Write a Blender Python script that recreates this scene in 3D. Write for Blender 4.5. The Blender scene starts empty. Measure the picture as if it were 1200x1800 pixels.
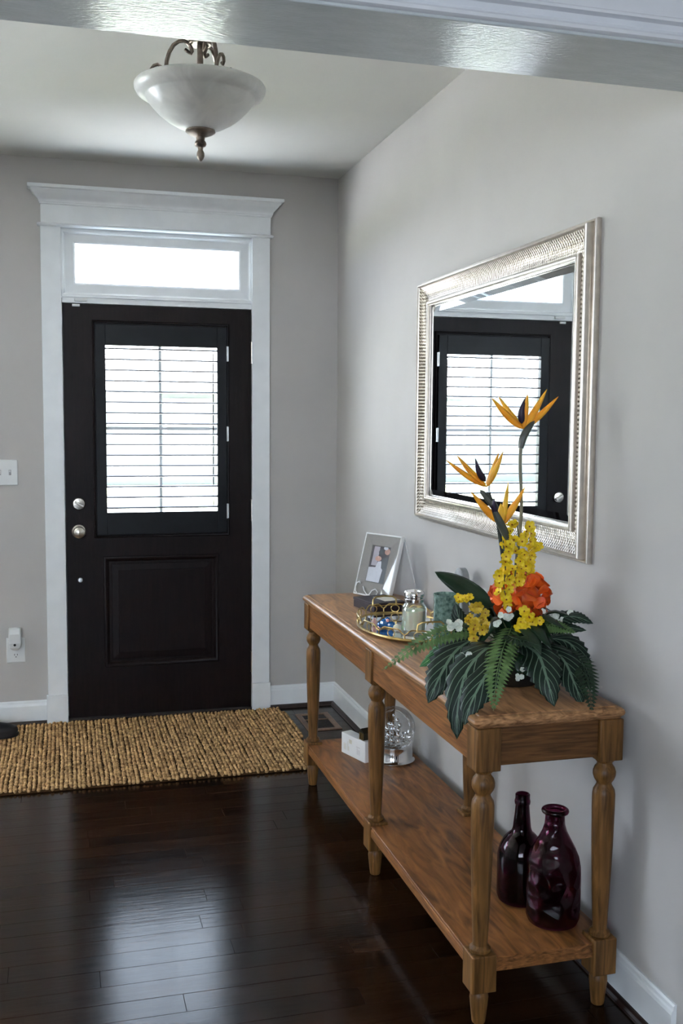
import bpy, bmesh, math, random
from mathutils import Vector, Matrix
random.seed(7)
S = bpy.context.scene
COL = S.collection
PI = math.pi
V = Vector

# ------------------------------------------------------------------ camera
CAM_P = V((-0.0247, -5.1073, 1.4789))
YAW, PITCH, ROLL, FPX = math.radians(15.4386), math.radians(-5.0293), math.radians(0.4283), 1798.8
_f = V((math.sin(YAW), math.cos(YAW), 0)); _r = V((math.cos(YAW), -math.sin(YAW), 0)); _u = V((0, 0, 1))
CF = _f*math.cos(PITCH) + _u*math.sin(PITCH); _u2 = _u*math.cos(PITCH) - _f*math.sin(PITCH)
CR = _r*math.cos(ROLL) + _u2*math.sin(ROLL); CU = _u2*math.cos(ROLL) - _r*math.sin(ROLL)
cd = bpy.data.cameras.new('camera'); cam = bpy.data.objects.new('camera', cd); COL.objects.link(cam)
cd.sensor_fit = 'VERTICAL'; cd.sensor_height = 36; cd.lens = FPX/1800*36; cd.clip_start = .05
cam.matrix_world = Matrix(((CR.x, CU.x, -CF.x, CAM_P.x), (CR.y, CU.y, -CF.y, CAM_P.y), (CR.z, CU.z, -CF.z, CAM_P.z), (0, 0, 0, 1)))
S.camera = cam

def at(px, py, Y):
    """world point on the vertical plane y = Y"""
    d = CF + CR*((px-600)/FPX) - CU*((py-900)/FPX)
    return CAM_P + d*((Y-CAM_P.y)/d.y)

# ------------------------------------------------------------------ light and exposure
SKY = 8.5
w = bpy.data.worlds.new('overcast_sky'); S.world = w; w.use_nodes = True
nt = w.node_tree; bg = nt.nodes['Background']
tc = nt.nodes.new('ShaderNodeTexCoord'); sx = nt.nodes.new('ShaderNodeSeparateXYZ'); rp = nt.nodes.new('ShaderNodeValToRGB')
nt.links.new(tc.outputs['Generated'], sx.inputs[0]); nt.links.new(sx.outputs['Z'], rp.inputs[0]); nt.links.new(rp.outputs[0], bg.inputs[0])
rp.color_ramp.elements[0].color = (.77, .87, 1, 1); rp.color_ramp.elements[1].color = (.56, .75, 1, 1)
bg.inputs[1].default_value = SKY
sl = bpy.data.lights.new('sun', 'SUN'); sl.energy = 230; sl.angle = math.radians(3); sl.color = (1, .985, .96)
so = bpy.data.objects.new('sun', sl); COL.objects.link(so)
so.rotation_euler = V((.6, -.06, .8)).to_track_quat('Z', 'Y').to_euler()
def portal(name, loc, face, sx_, sy_):
    l = bpy.data.lights.new(name, 'AREA'); l.shape = 'RECTANGLE'; l.size = sx_; l.size_y = sy_
    l.cycles.is_portal = True
    o = bpy.data.objects.new(name, l); COL.objects.link(o); o.location = loc
    o.rotation_euler = (-V(face)).to_track_quat('Z', 'Y').to_euler(); return o
vs = S.view_settings
S.display_settings.display_device = 'sRGB'
vs.view_transform = 'Standard'; vs.look = 'None'; vs.gamma = 1; vs.use_curve_mapping = False
vs.exposure = 1.22

# ------------------------------------------------------------------ helpers
XR, HC = 1.357, 2.70        # right wall, ceiling height
def new_mat(name):
    m = bpy.data.materials.new(name); m.use_nodes = True
    return m, m.node_tree, m.node_tree.nodes['Principled BSDF']
def c4(c): return (c[0], c[1], c[2], 1)
def pm(name, col, rough=.5, metal=0, spec=.5, var=.12, scale=25, stretch=(1, 1, 1), bump=0, bscale=None, col2=None, coat=0,
       trans=0, ior=1.45, objrand=0, rvar=0, detail=4, distort=0, sheen=0, sss=0):
    m, t, b = new_mat(name)
    N, L = t.nodes, t.links
    tx = N.new('ShaderNodeTexCoord'); mp = N.new('ShaderNodeMapping'); mp.inputs['Scale'].default_value = stretch
    L.new(tx.outputs['Object'], mp.inputs[0])
    src = mp.outputs[0]
    oi = N.new('ShaderNodeObjectInfo')
    if objrand:
        ad = N.new('ShaderNodeVectorMath'); ad.operation = 'ADD'
        ml = N.new('ShaderNodeMath'); ml.operation = 'MULTIPLY'; ml.inputs[1].default_value = 37
        L.new(oi.outputs['Random'], ml.inputs[0]); L.new(src, ad.inputs[0]); L.new(ml.outputs[0], ad.inputs[1]); src = ad.outputs[0]
    nz = N.new('ShaderNodeTexNoise'); nz.inputs['Scale'].default_value = scale; nz.inputs['Detail'].default_value = detail
    nz.inputs['Distortion'].default_value = distort
    L.new(src, nz.inputs['Vector'])
    mr = N.new('ShaderNodeMapRange'); mr.inputs[1].default_value = .3; mr.inputs[2].default_value = .7
    L.new(nz.outputs[0], mr.inputs[0])
    mx = N.new('ShaderNodeMix'); mx.data_type = 'RGBA'
    a = tuple(x*(1-var) for x in col); c = col2 if col2 else tuple(min(1, x*(1+var)) for x in col)
    mx.inputs[6].default_value = c4(a); mx.inputs[7].default_value = c4(c); L.new(mr.outputs[0], mx.inputs[0])
    out = mx.outputs[2]
    if objrand:
        hs = N.new('ShaderNodeHueSaturation'); m2 = N.new('ShaderNodeMapRange'); m2.inputs[3].default_value = 1-objrand; m2.inputs[4].default_value = 1+objrand
        L.new(oi.outputs['Random'], m2.inputs[0]); L.new(m2.outputs[0], hs.inputs['Value']); L.new(out, hs.inputs['Color']); out = hs.outputs[0]
    L.new(out, b.inputs['Base Color'])
    b.inputs['Roughness'].default_value = rough; b.inputs['Metallic'].default_value = metal
    b.inputs['Specular IOR Level'].default_value = spec; b.inputs['Coat Weight'].default_value = coat
    b.inputs['Transmission Weight'].default_value = trans; b.inputs['IOR'].default_value = ior
    b.inputs['Sheen Weight'].default_value = sheen
    if sss:
        b.inputs['Subsurface Weight'].default_value = sss; b.inputs['Subsurface Scale'].default_value = .02
    if rvar:
        m3 = N.new('ShaderNodeMapRange'); m3.inputs[3].default_value = rough-rvar; m3.inputs[4].default_value = rough+rvar
        L.new(nz.outputs[0], m3.inputs[0]); L.new(m3.outputs[0], b.inputs['Roughness'])
    if bump:
        bp = N.new('ShaderNodeBump'); bp.inputs['Strength'].default_value = bump; bp.inputs['Distance'].default_value = .004
        if bscale:
            n2 = N.new('ShaderNodeTexNoise'); n2.inputs['Scale'].default_value = bscale; n2.inputs['Detail'].default_value = 3
            L.new(src, n2.inputs['Vector']); L.new(n2.outputs[0], bp.inputs['Height'])
        else: L.new(nz.outputs[0], bp.inputs['Height'])
        L.new(bp.outputs[0], b.inputs['Normal'])
    return m
def thin_glass(name, tint=(1, 1, 1), refl=.06):
    m = bpy.data.materials.new(name); m.use_nodes = True; t = m.node_tree; N, L = t.nodes, t.links
    N.remove(N['Principled BSDF']); tr = N.new('ShaderNodeBsdfTransparent'); tr.inputs[0].default_value = c4(tint)
    gl = N.new('ShaderNodeBsdfGlossy'); gl.inputs['Roughness'].default_value = .02
    fr = N.new('ShaderNodeLayerWeight'); fr.inputs[0].default_value = .25
    mr = N.new('ShaderNodeMapRange'); mr.inputs[3].default_value = refl; mr.inputs[4].default_value = .6; L.new(fr.outputs['Fresnel'], mr.inputs[0])
    mx = N.new('ShaderNodeMixShader'); L.new(mr.outputs[0], mx.inputs[0]); L.new(tr.outputs[0], mx.inputs[1]); L.new(gl.outputs[0], mx.inputs[2])
    L.new(mx.outputs[0], N['Material Output'].inputs[0]); return m
def tinted_glass(name, glass_col, tint, mixf=.5, rough=.02, bump=0, bscale=30):
    """refracting glass that still lets a tinted part of the light straight through"""
    m, t, b = new_mat(name); N, L = t.nodes, t.links
    b.inputs['Base Color'].default_value = c4(glass_col); b.inputs['Transmission Weight'].default_value = 1; b.inputs['Roughness'].default_value = rough
    b.inputs['IOR'].default_value = 1.45
    if bump:
        nz = N.new('ShaderNodeTexVoronoi'); nz.inputs['Scale'].default_value = bscale
        tx = N.new('ShaderNodeTexCoord'); L.new(tx.outputs['Object'], nz.inputs['Vector'])
        bp = N.new('ShaderNodeBump'); bp.inputs['Strength'].default_value = bump; bp.inputs['Distance'].default_value = .01
        L.new(nz.outputs[0], bp.inputs['Height']); L.new(bp.outputs[0], b.inputs['Normal'])
    tr = N.new('ShaderNodeBsdfTransparent'); tr.inputs[0].default_value = c4(tint)
    mx = N.new('ShaderNodeMixShader'); mx.inputs[0].default_value = mixf
    L.new(b.outputs[0], mx.inputs[1]); L.new(tr.outputs[0], mx.inputs[2]); L.new(mx.outputs[0], N['Material Output'].inputs[0]); return m

M = {}
M['wall'] = pm('wall_paint', (.495, .475, .455), .75, var=.025, scale=4, bump=.04, bscale=180, spec=.3)
M['ceil'] = pm('ceiling_paint', (.66, .65, .61), .85, var=.02, scale=4, spec=.2)
M['trim'] = pm('white_trim_paint', (.82, .84, .85), .32, var=.03, scale=12)
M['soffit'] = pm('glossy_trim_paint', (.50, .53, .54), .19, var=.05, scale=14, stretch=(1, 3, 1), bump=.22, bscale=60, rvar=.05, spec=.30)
M['header_paint'] = pm('grey_white_header_paint', (.70, .71, .74), .35, var=.03, scale=12)
M['door'] = pm('dark_stained_door', (.0060, .0030, .0030), .42, spec=.18, var=.4, scale=9, stretch=(9, 9, .7), bump=.12, bscale=40)
M['shutter'] = pm('black_shutter_paint', (.005, .006, .008), .45, spec=.25, var=.2, scale=20)
M['nickel'] = pm('satin_nickel', (.62, .58, .52), .28, 1, var=.05)
M['steel'] = pm('pale_hinge_metal', (.75, .76, .78), .35, 1, var=.05)
M['brass'] = pm('aged_brass', (.42, .30, .12), .33, 1, var=.25, scale=60)
M['bronze'] = pm('antique_bronze', (.20, .165, .14), .38, .85, var=.3, scale=60)
M['plastic'] = pm('white_plastic', (.72, .73, .72), .35, var=.02)
M['dark'] = pm('black_hole', (.006, .006, .006), .6, var=.1)
M['plank'] = pm('dark_walnut_plank', (.0135, .0054, .0023), .17, var=.55, scale=5, stretch=(.7, 9, 3), bump=.07, bscale=9, objrand=.35, rvar=.04, spec=.2, distort=1.2, detail=6)
M['shoe_mould'] = pm('dark_shoe_moulding', (.02, .009, .007), .4, var=.3)
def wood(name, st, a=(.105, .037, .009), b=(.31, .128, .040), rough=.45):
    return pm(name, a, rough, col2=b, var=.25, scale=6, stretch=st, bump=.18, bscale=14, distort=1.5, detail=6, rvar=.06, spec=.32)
M['wood_t'] = wood('weathered_wood_top', (5, .8, 16), (.17, .074, .027), (.50, .265, .122), rough=.36)  # one wood; light and shade put into its tones: top lighter, ends darkest
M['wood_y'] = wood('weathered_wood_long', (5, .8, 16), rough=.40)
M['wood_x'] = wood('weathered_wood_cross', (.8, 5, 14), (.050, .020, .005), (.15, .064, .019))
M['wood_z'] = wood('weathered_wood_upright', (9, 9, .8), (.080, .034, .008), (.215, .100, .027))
M['jute'] = pm('jute_yarn', (.28, .155, .065), .9, col2=(.60, .385, .185), var=.3, scale=45, spec=.1, bump=.5, bscale=400)
M['jute_b'] = pm('jute_backing', (.06, .032, .013), .95, var=.3, scale=60, spec=.05)
M['silver'] = pm('champagne_silver_leaf', (.62, .56, .49), .30, .9, var=.10, scale=40)
M['groove_shade'] = pm('dark_groove_shade', (.16, .125, .09), .4, .6, var=.2, scale=60)  # shade painted into the rib grooves so the ribs stand out
M['mirror'] = pm('mirror_silvering', (.86, .89, .90), .012, 1, var=.01)
M['alabaster'] = pm('alabaster_glass', (.86, .86, .84), .28, var=.08, scale=9, distort=2)
M['pframe'] = pm('brushed_pewter', (.21, .19, .17), .42, .25, var=.08, scale=80, stretch=(1, 1, 6))
M['white'] = pm('white_enamel', (.78, .78, .77), .4, var=.02)
M['boxd'] = pm('plum_black_card', (.022, .012, .018), .42, var=.2)
M['card'] = pm('cream_card', (.62, .58, .50), .6, var=.05)
M['wax'] = pm('cream_wax', (.82, .77, .64), .5, var=.04, sss=.3)
M['chrome'] = pm('polished_chrome', (.80, .79, .78), .08, 1, var=.05)
M['clear'] = thin_glass('clear_glass')
M['jarglass'] = thin_glass('jar_glass', (.97, .99, .97), .06)
M['greenglass'] = pm('sea_green_glass', (.10, .22, .18), .22, var=.45, scale=90, col2=(.30, .46, .40), bump=.4, bscale=130, trans=.25)
M['purple'] = tinted_glass('purple_bottle_glass', (.09, .015, .045), (.30, .07, .16), .4)
M['purple_d'] = tinted_glass('purple_dimpled_glass', (.14, .03, .07), (.46, .17, .28), .5, bump=.9, bscale=26)
M['bluestone'] = pm('blue_glaze', (.01, .10, .30), .12, var=.4, scale=60, coat=.5)
M['pink'] = pm('pink_shell', (.62, .30, .26), .4, var=.2)
M['stone'] = pm('grey_stone', (.25, .26, .27), .7, var=.15, scale=60)
M['rubber'] = pm('black_leather', (.008, .008, .010), .5, var=.2, bump=.1, bscale=120)
M['vent'] = pm('brown_vent_metal', (.20, .125, .085), .42, .3, var=.2)
M['house'] = pm('dark_bronze_metal', (.06, .05, .03), .4, .7, var=.3)
M['gold'] = pm('pale_gold_print', (.66, .62, .50), .5, .1, var=.1)
M['faintprint'] = pm('faint_grey_print', (.60, .58, .58), .7, var=.05)
M['greyprint'] = pm('grey_print', (.40, .38, .38), .7, var=.1)
# plants
def leafmat(name, base, vein, stripes=11, wdt=.13, rough=.4, k=.9):
    m, t, b = new_mat(name); N, L = t.nodes, t.links
    uv = N.new('ShaderNodeUVMap'); sp = N.new('ShaderNodeSeparateXYZ'); L.new(uv.outputs[0], sp.inputs[0])
    def mth(op, a, b_=None, c=None):
        n = N.new('ShaderNodeMath'); n.operation = op
        for i, x in enumerate((a, b_, c)):
            if x is None: continue
            if isinstance(x, (int, float)): n.inputs[i].default_value = x
            else: L.new(x, n.inputs[i])
        return n.outputs[0]
    au = mth('ABSOLUTE', mth('SUBTRACT', sp.outputs[0], .5))
    f = mth('FRACT', mth('MULTIPLY', mth('SUBTRACT', sp.outputs[1], mth('MULTIPLY', au, k)), stripes))
    band = mth('LESS_THAN', mth('ABSOLUTE', mth('SUBTRACT', f, .5)), wdt)
    rib = mth('LESS_THAN', au, .035)
    msk = mth('MAXIMUM', band, rib)
    nz = N.new('ShaderNodeTexNoise'); nz.inputs['Scale'].default_value = 30
    mx0 = N.new('ShaderNodeMix'); mx0.data_type = 'RGBA'; mx0.inputs[6].default_value = c4(base); mx0.inputs[7].default_value = c4(tuple(x*1.8 for x in base)); L.new(nz.outputs[0], mx0.inputs[0])
    mx = N.new('ShaderNodeMix'); mx.data_type = 'RGBA'; mx.inputs[7].default_value = c4(vein); L.new(mx0.outputs[2], mx.inputs[6]); L.new(mth('MULTIPLY', msk, .8), mx.inputs[0])
    L.new(mx.outputs[2], b.inputs['Base Color']); b.inputs['Roughness'].default_value = rough; b.inputs['Specular IOR Level'].default_value = .3
    return m
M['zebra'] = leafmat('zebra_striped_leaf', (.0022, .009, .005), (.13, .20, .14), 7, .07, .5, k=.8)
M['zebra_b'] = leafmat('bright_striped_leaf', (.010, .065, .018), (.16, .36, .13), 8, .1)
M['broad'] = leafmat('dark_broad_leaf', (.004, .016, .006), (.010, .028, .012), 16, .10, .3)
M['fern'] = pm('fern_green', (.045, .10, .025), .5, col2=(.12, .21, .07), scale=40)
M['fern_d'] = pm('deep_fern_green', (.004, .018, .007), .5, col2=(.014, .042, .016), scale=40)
M['stem'] = pm('flower_stem', (.05, .06, .03), .5, col2=(.14, .15, .08), scale=30, stretch=(1, 1, .2))
M['stem_d'] = pm('dark_flower_stem', (.012, .018, .012), .5, var=.4)
M['stem_l'] = pm('pale_flower_stem', (.22, .20, .13), .5, var=.3, stretch=(1, 1, .2))
M['orange'] = pm('orange_sepal', (.85, .26, .015), .45, col2=(.95, .42, .03), scale=20, sss=.15)
M['amber'] = pm('amber_sepal', (.80, .30, .012), .45, col2=(.92, .48, .03), scale=20, sss=.15)
M['indigo'] = pm('indigo_petal', (.022, .012, .035), .4, var=.4)
M['spathe'] = pm('spathe_green', (.02, .035, .03), .4, col2=(.10, .10, .08), scale=14, stretch=(1, 1, .5))
M['yellow'] = pm('yellow_petal', (.80, .50, .008), .5, col2=(.88, .66, .02), scale=60, sss=.1)
M['yellow_d'] = pm('mustard_petal', (.42, .27, .01), .5, col2=(.62, .43, .02), scale=60)
M['rust'] = pm('rust_throat', (.30, .08, .01), .5, var=.3)
M['redor'] = pm('orange_red_petal', (.66, .040, .006), .45, col2=(.88, .17, .015), scale=25, objrand=.2, sss=.15)
M['wpetal'] = pm('white_petal', (.72, .73, .64), .5, var=.08, sss=.1)
M['pot'] = pm('black_pot', (.008, .008, .008), .5, var=.2)
M['moss'] = pm('dark_moss', (.010, .016, .008), .9, var=.5, scale=90, bump=1, bscale=120)
# outdoors
M['concrete'] = pm('sunlit_concrete', (.60, .62, .64), .85, var=.06, scale=3)
M['lawn'] = pm('lawn', (.075, .088, .055), .9, var=.3, scale=6)

class MB:
    def __init__(s): s.v = []; s.f = []; s.uv = None; s.fm = []
    def add(s, vs_, fs, mi=0):
        o = len(s.v); s.v += [tuple(x) for x in vs_]; s.f += [tuple(o+i for i in f) for f in fs]; s.fm += [mi]*len(fs); return s
    def box(s, x0, x1, y0, y1, z0, z1, mi=0):
        return s.add([(x0, y0, z0), (x1, y0, z0), (x1, y1, z0), (x0, y1, z0), (x0, y0, z1), (x1, y0, z1), (x1, y1, z1), (x0, y1, z1)],
                     [(0, 3, 2, 1), (4, 5, 6, 7), (0, 1, 5, 4), (1, 2, 6, 5), (2, 3, 7, 6), (3, 0, 4, 7)], mi)
    def lathe(s, prof, c=(0, 0, 0), seg=32, mi=0, axis='z', cap=True):
        vs_ = []; fs = []; n = len(prof)
        for r, h in prof:
            for k in range(seg):
                a = 2*PI*k/seg; x, y = r*math.cos(a), r*math.sin(a)
                p = (x, y, h) if axis == 'z' else ((x, -h, y) if axis == '-y' else (h, x, y))
                vs_.append((p[0]+c[0], p[1]+c[1], p[2]+c[2]))
        for i in range(n-1):
            for k in range(seg):
                k2 = (k+1) % seg; q = (i*seg+k, i*seg+k2, (i+1)*seg+k2, (i+1)*seg+k)
                fs.append(q)
        if cap:
            fs.append(tuple(range(seg))[::-1]); fs.append(tuple((n-1)*seg+k for k in range(seg)))
        return s.add(vs_, fs, mi)
    def tube(s, pts, rad, seg=8, mi=0, closed=False):
        pts = [V(p) for p in pts]; n = len(pts)
        if not isinstance(rad, (list, tuple)): rad = [rad]*n
        vs_ = []; fs = []; pn = None
        for i, p in enumerate(pts):
            t = (pts[(i+1) % n]-pts[i-1]) if closed else (pts[min(i+1, n-1)]-pts[max(i-1, 0)])
            t.normalize()
            if pn is None:
                h = V((0, 0, 1)) if abs(t.z) < .9 else V((1, 0, 0)); pn = t.cross(h).normalized()
            pn = (pn - t*pn.dot(t)).normalized(); b = t.cross(pn)
            for k in range(seg):
                a = 2*PI*k/seg; vs_.append(p + (pn*math.cos(a)+b*math.sin(a))*rad[i])
        m = n if closed else n-1
        for i in range(m):
            for k in range(seg):
                k2 = (k+1) % seg; i2 = (i+1) % n
                fs.append((i*seg+k, i*seg+k2, i2*seg+k2, i2*seg+k))
        if not closed: fs += [tuple(range(seg))[::-1], tuple((n-1)*seg+k for k in range(seg))]
        return s.add(vs_, fs, mi)
    def loops(s, loops, closed_ends=True, mi=0, wrap=False):
        n = len(loops[0]); vs_ = [p for l in loops for p in l]; fs = []
        m = len(loops)
        for i in range(m if wrap else m-1):
            for k in range(n):
                k2 = (k+1) % n; i2 = (i+1) % m; fs.append((i*n+k, i*n+k2, i2*n+k2, i2*n+k))
        if closed_ends and not wrap: fs += [tuple(range(n))[::-1], tuple((m-1)*n+k for k in range(n))]
        return s.add(vs_, fs, mi)
    def prism(s, poly, f0, f1, mi=0):
        """poly: list of 2D points; f0/f1 map a 2D point to 3D for both ends"""
        return s.loops([[f0(p) for p in poly], [f1(p) for p in poly]], True, mi)
    def build(s, name, mat, parent=None, smooth=False, bevel=0, uv=None, bseg=2):
        me = bpy.data.meshes.new(name); me.from_pydata(s.v, [], s.f)
        for m in (mat if isinstance(mat, (list, tuple)) else [mat]): me.materials.append(M[m])
        if any(s.fm):
            for p, i in zip(me.polygons, s.fm): p.material_index = i
        bm = bmesh.new(); bm.from_mesh(me); bmesh.ops.recalc_face_normals(bm, faces=bm.faces); bm.to_mesh(me); bm.free()
        if smooth:
            for p in me.polygons: p.use_smooth = True
            me.set_sharp_from_angle(angle=math.radians(38))
        if s.uv:
            l = me.uv_layers.new(name='UVMap')
            for lp in me.loops: l.data[lp.index].uv = s.uv[lp.vertex_index]
        o = bpy.data.objects.new(name, me); COL.objects.link(o)
        if parent is not None: o.parent = parent
        if bevel:
            b = o.modifiers.new('bevel', 'BEVEL'); b.width = bevel; b.segments = bseg; b.limit_method = 'ANGLE'; b.angle_limit = math.radians(40)
        return o
def empty(name, loc=(0, 0, 0), rz=0):
    o = bpy.data.objects.new(name, None); COL.objects.link(o); o.location = loc; o.rotation_euler = (0, 0, rz); o.empty_display_size = .05; return o
def tag(o, label, cat, group=None):
    o['label'] = label; o['category'] = cat
    if group: o['group'] = group
    return o
def struct(o, label=None):
    o['kind'] = 'structure'
    if label: o['label'] = label
    return o
def sub(parent, p):
    return V(p) - V(parent.location)
def rrect(x0, x1, y0, y1, z, r, n=4):
    out = []
    for cx, cy, a0 in ((x1-r, y1-r, 0), (x0+r, y1-r, 90), (x0+r, y0+r, 180), (x1-r, y0+r, 270)):
        for k in range(n+1):
            a = math.radians(a0+90*k/n); out.append((cx+r*math.cos(a), cy+r*math.sin(a), z))
    return out

# ------------------------------------------------------------------ structure: floor
mb = MB()
mb.box(-4.6, 1.5, -3.45, .15, -.12, -.018); mb.box(-4.6, 1.5, -8.2, -3.45, -.12, 0)
floor = struct(mb.build('floor', 'plank'), 'dark walnut plank floor')
rng = random.Random(3)
PW = .083; row = 0; y = .012
while y > -3.44:
    x = -1.25 - rng.uniform(0, .8); y1 = max(y-PW, -3.45)
    while x < XR:
        ln = rng.uniform(.45, 1.35); x2 = min(x+ln, XR)
        if x2-x < .12: x2 = XR
        xs = max(x, -1.25)
        if x2 > -1.2:
            g = .0003; c = .0006
            a, b, d, e = xs+g, x2-g, y1+g, y-g
            p = MB(); L1 = [(a, d, -.018), (b, d, -.018), (b, e, -.018), (a, e, -.018)]; zt = rng.uniform(-.0002, .0001)
            L2 = [(q[0], q[1], zt-c) for q in L1]
            L3 = [(a+c, d+c, zt), (b-c, d+c, zt), (b-c, e-c, zt), (a+c, e-c, zt)]
            p.loops([L1, L2, L3]); p.build('plank', 'plank', floor)
        x = x2
    y = y1; row += 1
mb = MB(); mb.box(-4.6, -1.255, -3.45, .012, -.018, 0)
mb.build('far_floor_boards', 'plank', floor)

# walls
DX0, DX1, DTOP = -.012, .926, 2.385     # rough opening of door and transom
WX0, WX1, WZ0, WZ1 = -4.0, -1.75, .75, 2.35   # window of the room to the left
mb = MB(); T = .15
mb.box(DX1, XR+.12, 0, T, -.1, HC+.1); mb.box(WX1, DX0, 0, T, -.1, HC+.1); mb.box(-4.6, WX0, 0, T, -.1, HC+.1)
mb.box(DX0, DX1, 0, T, DTOP, HC+.1); mb.box(WX0, WX1, 0, T, WZ1, HC+.1); mb.box(WX0, WX1, 0, T, -.1, WZ0); mb.box(DX0, DX1, 0, T, -.1, -.03)
struct(mb.build('wall_back', 'wall'), 'greige painted wall around the front door')
mb = MB(); mb.box(XR, XR+.12, -8.2, 0, -.1, HC+.1)
struct(mb.build('wall_right', 'wall'), 'greige painted wall behind the console table')
mb = MB(); mb.box(-4.72, -4.6, -8.2, .15, -.1, HC+.1); struct(mb.build('wall_left', 'wall'))
BX0, BX1, BZ0, BZ1 = -3.7, -.6, 1.15, 2.45
mb = MB(); mb.box(-4.6, BX0, -8.35, -8.2, -.1, HC+.1); mb.box(BX1, XR+.12, -8.35, -8.2, -.1, HC+.1); mb.box(BX0, BX1, -8.35, -8.2, BZ1, HC+.1); mb.box(BX0, BX1, -8.35, -8.2, -.1, BZ0)
struct(mb.build('wall_front', 'wall'))
mb = MB(); mb.box(-4.72, XR+.12, -8.35, .15, HC, HC+.25); struct(mb.build('ceiling', 'ceil'), 'off-white painted ceiling')
# cased opening between the foyer and the near room
OZ, OY0, OY1, OX0, OX1 = 2.20, -3.103, -3.299, -2.9, XR-.001
mb = MB(); mb.box(-4.6, XR, OY1, OY0, OZ+.02, HC); mb.box(-4.6, OX0-.02, OY1, OY0, 0, OZ+.02)
struct(mb.build('wall_opening', 'wall'), 'header wall above the cased opening')
tr = struct(empty('trim_3'), 'white cased opening with a glossy soffit board')
mb = MB(); mb.box(OX0, OX1, OY1-.018, OY0+.018, OZ, OZ+.02); mb.build('soffit_board', 'soffit', tr, bevel=.002)
for xa, xb in ((OX0-.02, OX0),):
    mb = MB(); mb.box(xa, xb, OY1-.018, OY0+.018, 0, OZ); mb.build('jamb_board', 'trim', tr, bevel=.002)
# near-side casing: bead, cove and flat board, profile in (y outward, z)
prof = [(0, OZ+.006), (.020, OZ+.006), (.026, OZ+.010), (.027, OZ+.016), (.024, OZ+.020), (.008, OZ+.023), (.004, OZ+.033), (.009, OZ+.042), (.021, OZ+.045), (.022, OZ+.050), (.019, OZ+.053),
        (.0195, OZ+.125), (.024, OZ+.128), (.024, OZ+.14), (0, OZ+.14)]
mb = MB(); mb.prism(prof, lambda p: (OX0-.1, OY1-p[0], p[1]), lambda p: (XR-.001, OY1-p[0], p[1])); mb.build('head_casing', 'header_paint', tr, smooth=True)
mb = MB(); mb.box(OX0-.1, OX0-.006, OY1-.02, OY1, 0, OZ+.006); mb.build('side_casing', 'trim', tr)

# windows out of the frame that let the daylight in
def house_window(name, x0, x1, z0, z1, yc, nrm, label):
    wn = struct(empty(name), label); t = .05
    mb = MB(); mb.box(x0, x1, yc-.04, yc+.04, z0, z0+t); mb.box(x0, x1, yc-.04, yc+.04, z1-t, z1); mb.box(x0, x0+t, yc-.04, yc+.04, z0+t, z1-t); mb.box(x1-t, x1, yc-.04, yc+.04, z0+t, z1-t)
    mb.build('window_frame', 'trim', wn)
    mb = MB(); n = 2 if x1-x0 < 2 else 4
    for k in range(1, n): xx = x0+(x1-x0)*k/n; mb.box(xx-.012, xx+.012, yc-.015, yc+.015, z0+t, z1-t)
    zz = (z0+z1)/2; mb.box(x0+t, x1-t, yc-.014, yc+.014, zz-.015, zz+.015); mb.build('muntin', 'trim', wn)
    mb = MB(); mb.add([(x0+t, yc, z0+t), (x1-t, yc, z0+t), (x1-t, yc, z1-t), (x0+t, yc, z1-t)], [(0, 1, 2, 3)]); mb.build('pane', 'clear', wn)
    portal('daylight_portal', ((x0+x1)/2, yc+nrm*.1, zz), (0, -nrm, 0), x1-x0, z1-z0)
house_window('window_2', WX0, WX1, WZ0, WZ1, .09, 1, 'front window of the room to the left')
house_window('window_3', BX0, BX1, BZ0, BZ1, -8.28, -1, 'window behind the viewer')

# baseboards with a dark shoe moulding
def baseboard(name, a, b, n, label):
    """a, b ends on the floor line, n = outward normal"""
    a, b, n = V(a), V(b), V(n); pr = [(0, 0), (.014, 0), (.014, .092), (.012, .100), (.009, .104), (.0085, .112), (.005, .117), (0, .117)]
    mb = MB(); mb.prism(pr, lambda p: tuple(a+n*p[0]+V((0, 0, p[1]))), lambda p: tuple(b+n*p[0]+V((0, 0, p[1]))))
    o = struct(mb.build(name, 'trim'), label)
    sp = [(.014, 0), (.030, 0), (.029, .007), (.025, .013), (.019, .017), (.014, .018)]
    mb = MB(); mb.prism(sp, lambda p: tuple(a+n*p[0]+V((0, 0, p[1]))), lambda p: tuple(b+n*p[0]+V((0, 0, p[1]))))
    mb.build('shoe_moulding', 'shoe_mould', o)
baseboard('baseboard_right', (XR, 0, 0), (XR, OY0, 0), (-1, 0, 0), 'white baseboard along the right wall')
baseboard('baseboard_back', (1.006, 0, 0), (XR, 0, 0), (0, -1, 0), 'white baseboard between door casing and corner')
baseboard('baseboard_left', (-4.6, 0, 0), (-.101, 0, 0), (0, -1, 0), 'white baseboard left of the door')

# door surround
tr = struct(empty('trim_1'), 'white craftsman door surround with crown and plinth blocks')
for xa, xb in ((-.093, -.001), (.912, 1.002)):
    mb = MB(); mb.box(xa, xb, -.020, .0, .14, 2.386); mb.build('side_casing', 'trim', tr, bevel=.002)
for xa, xb in ((-.101, .0), (.911, 1.007)):
    mb = MB(); mb.box(xa, xb, -.027, 0, 0, .14); mb.build('plinth_block', 'trim', tr, bevel=.002)
def hloft(x0, x1, pr): return [[(x0-p, 0, z), (x1+p, 0, z), (x1+p, -.022-p, z), (x0-p, -.022-p, z)] for p, z in pr]
mb = MB(); mb.loops(hloft(-.093, 1.003, [(.006, 2.383), (.012, 2.386), (.015, 2.391), (.012, 2.396), (.006, 2.399)])); mb.build('bead_strip', 'trim', tr, smooth=True)
mb = MB(); mb.box(-.090, 1.005, -.022, 0, 2.399, 2.497); mb.build('frieze_board', 'trim', tr)
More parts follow.
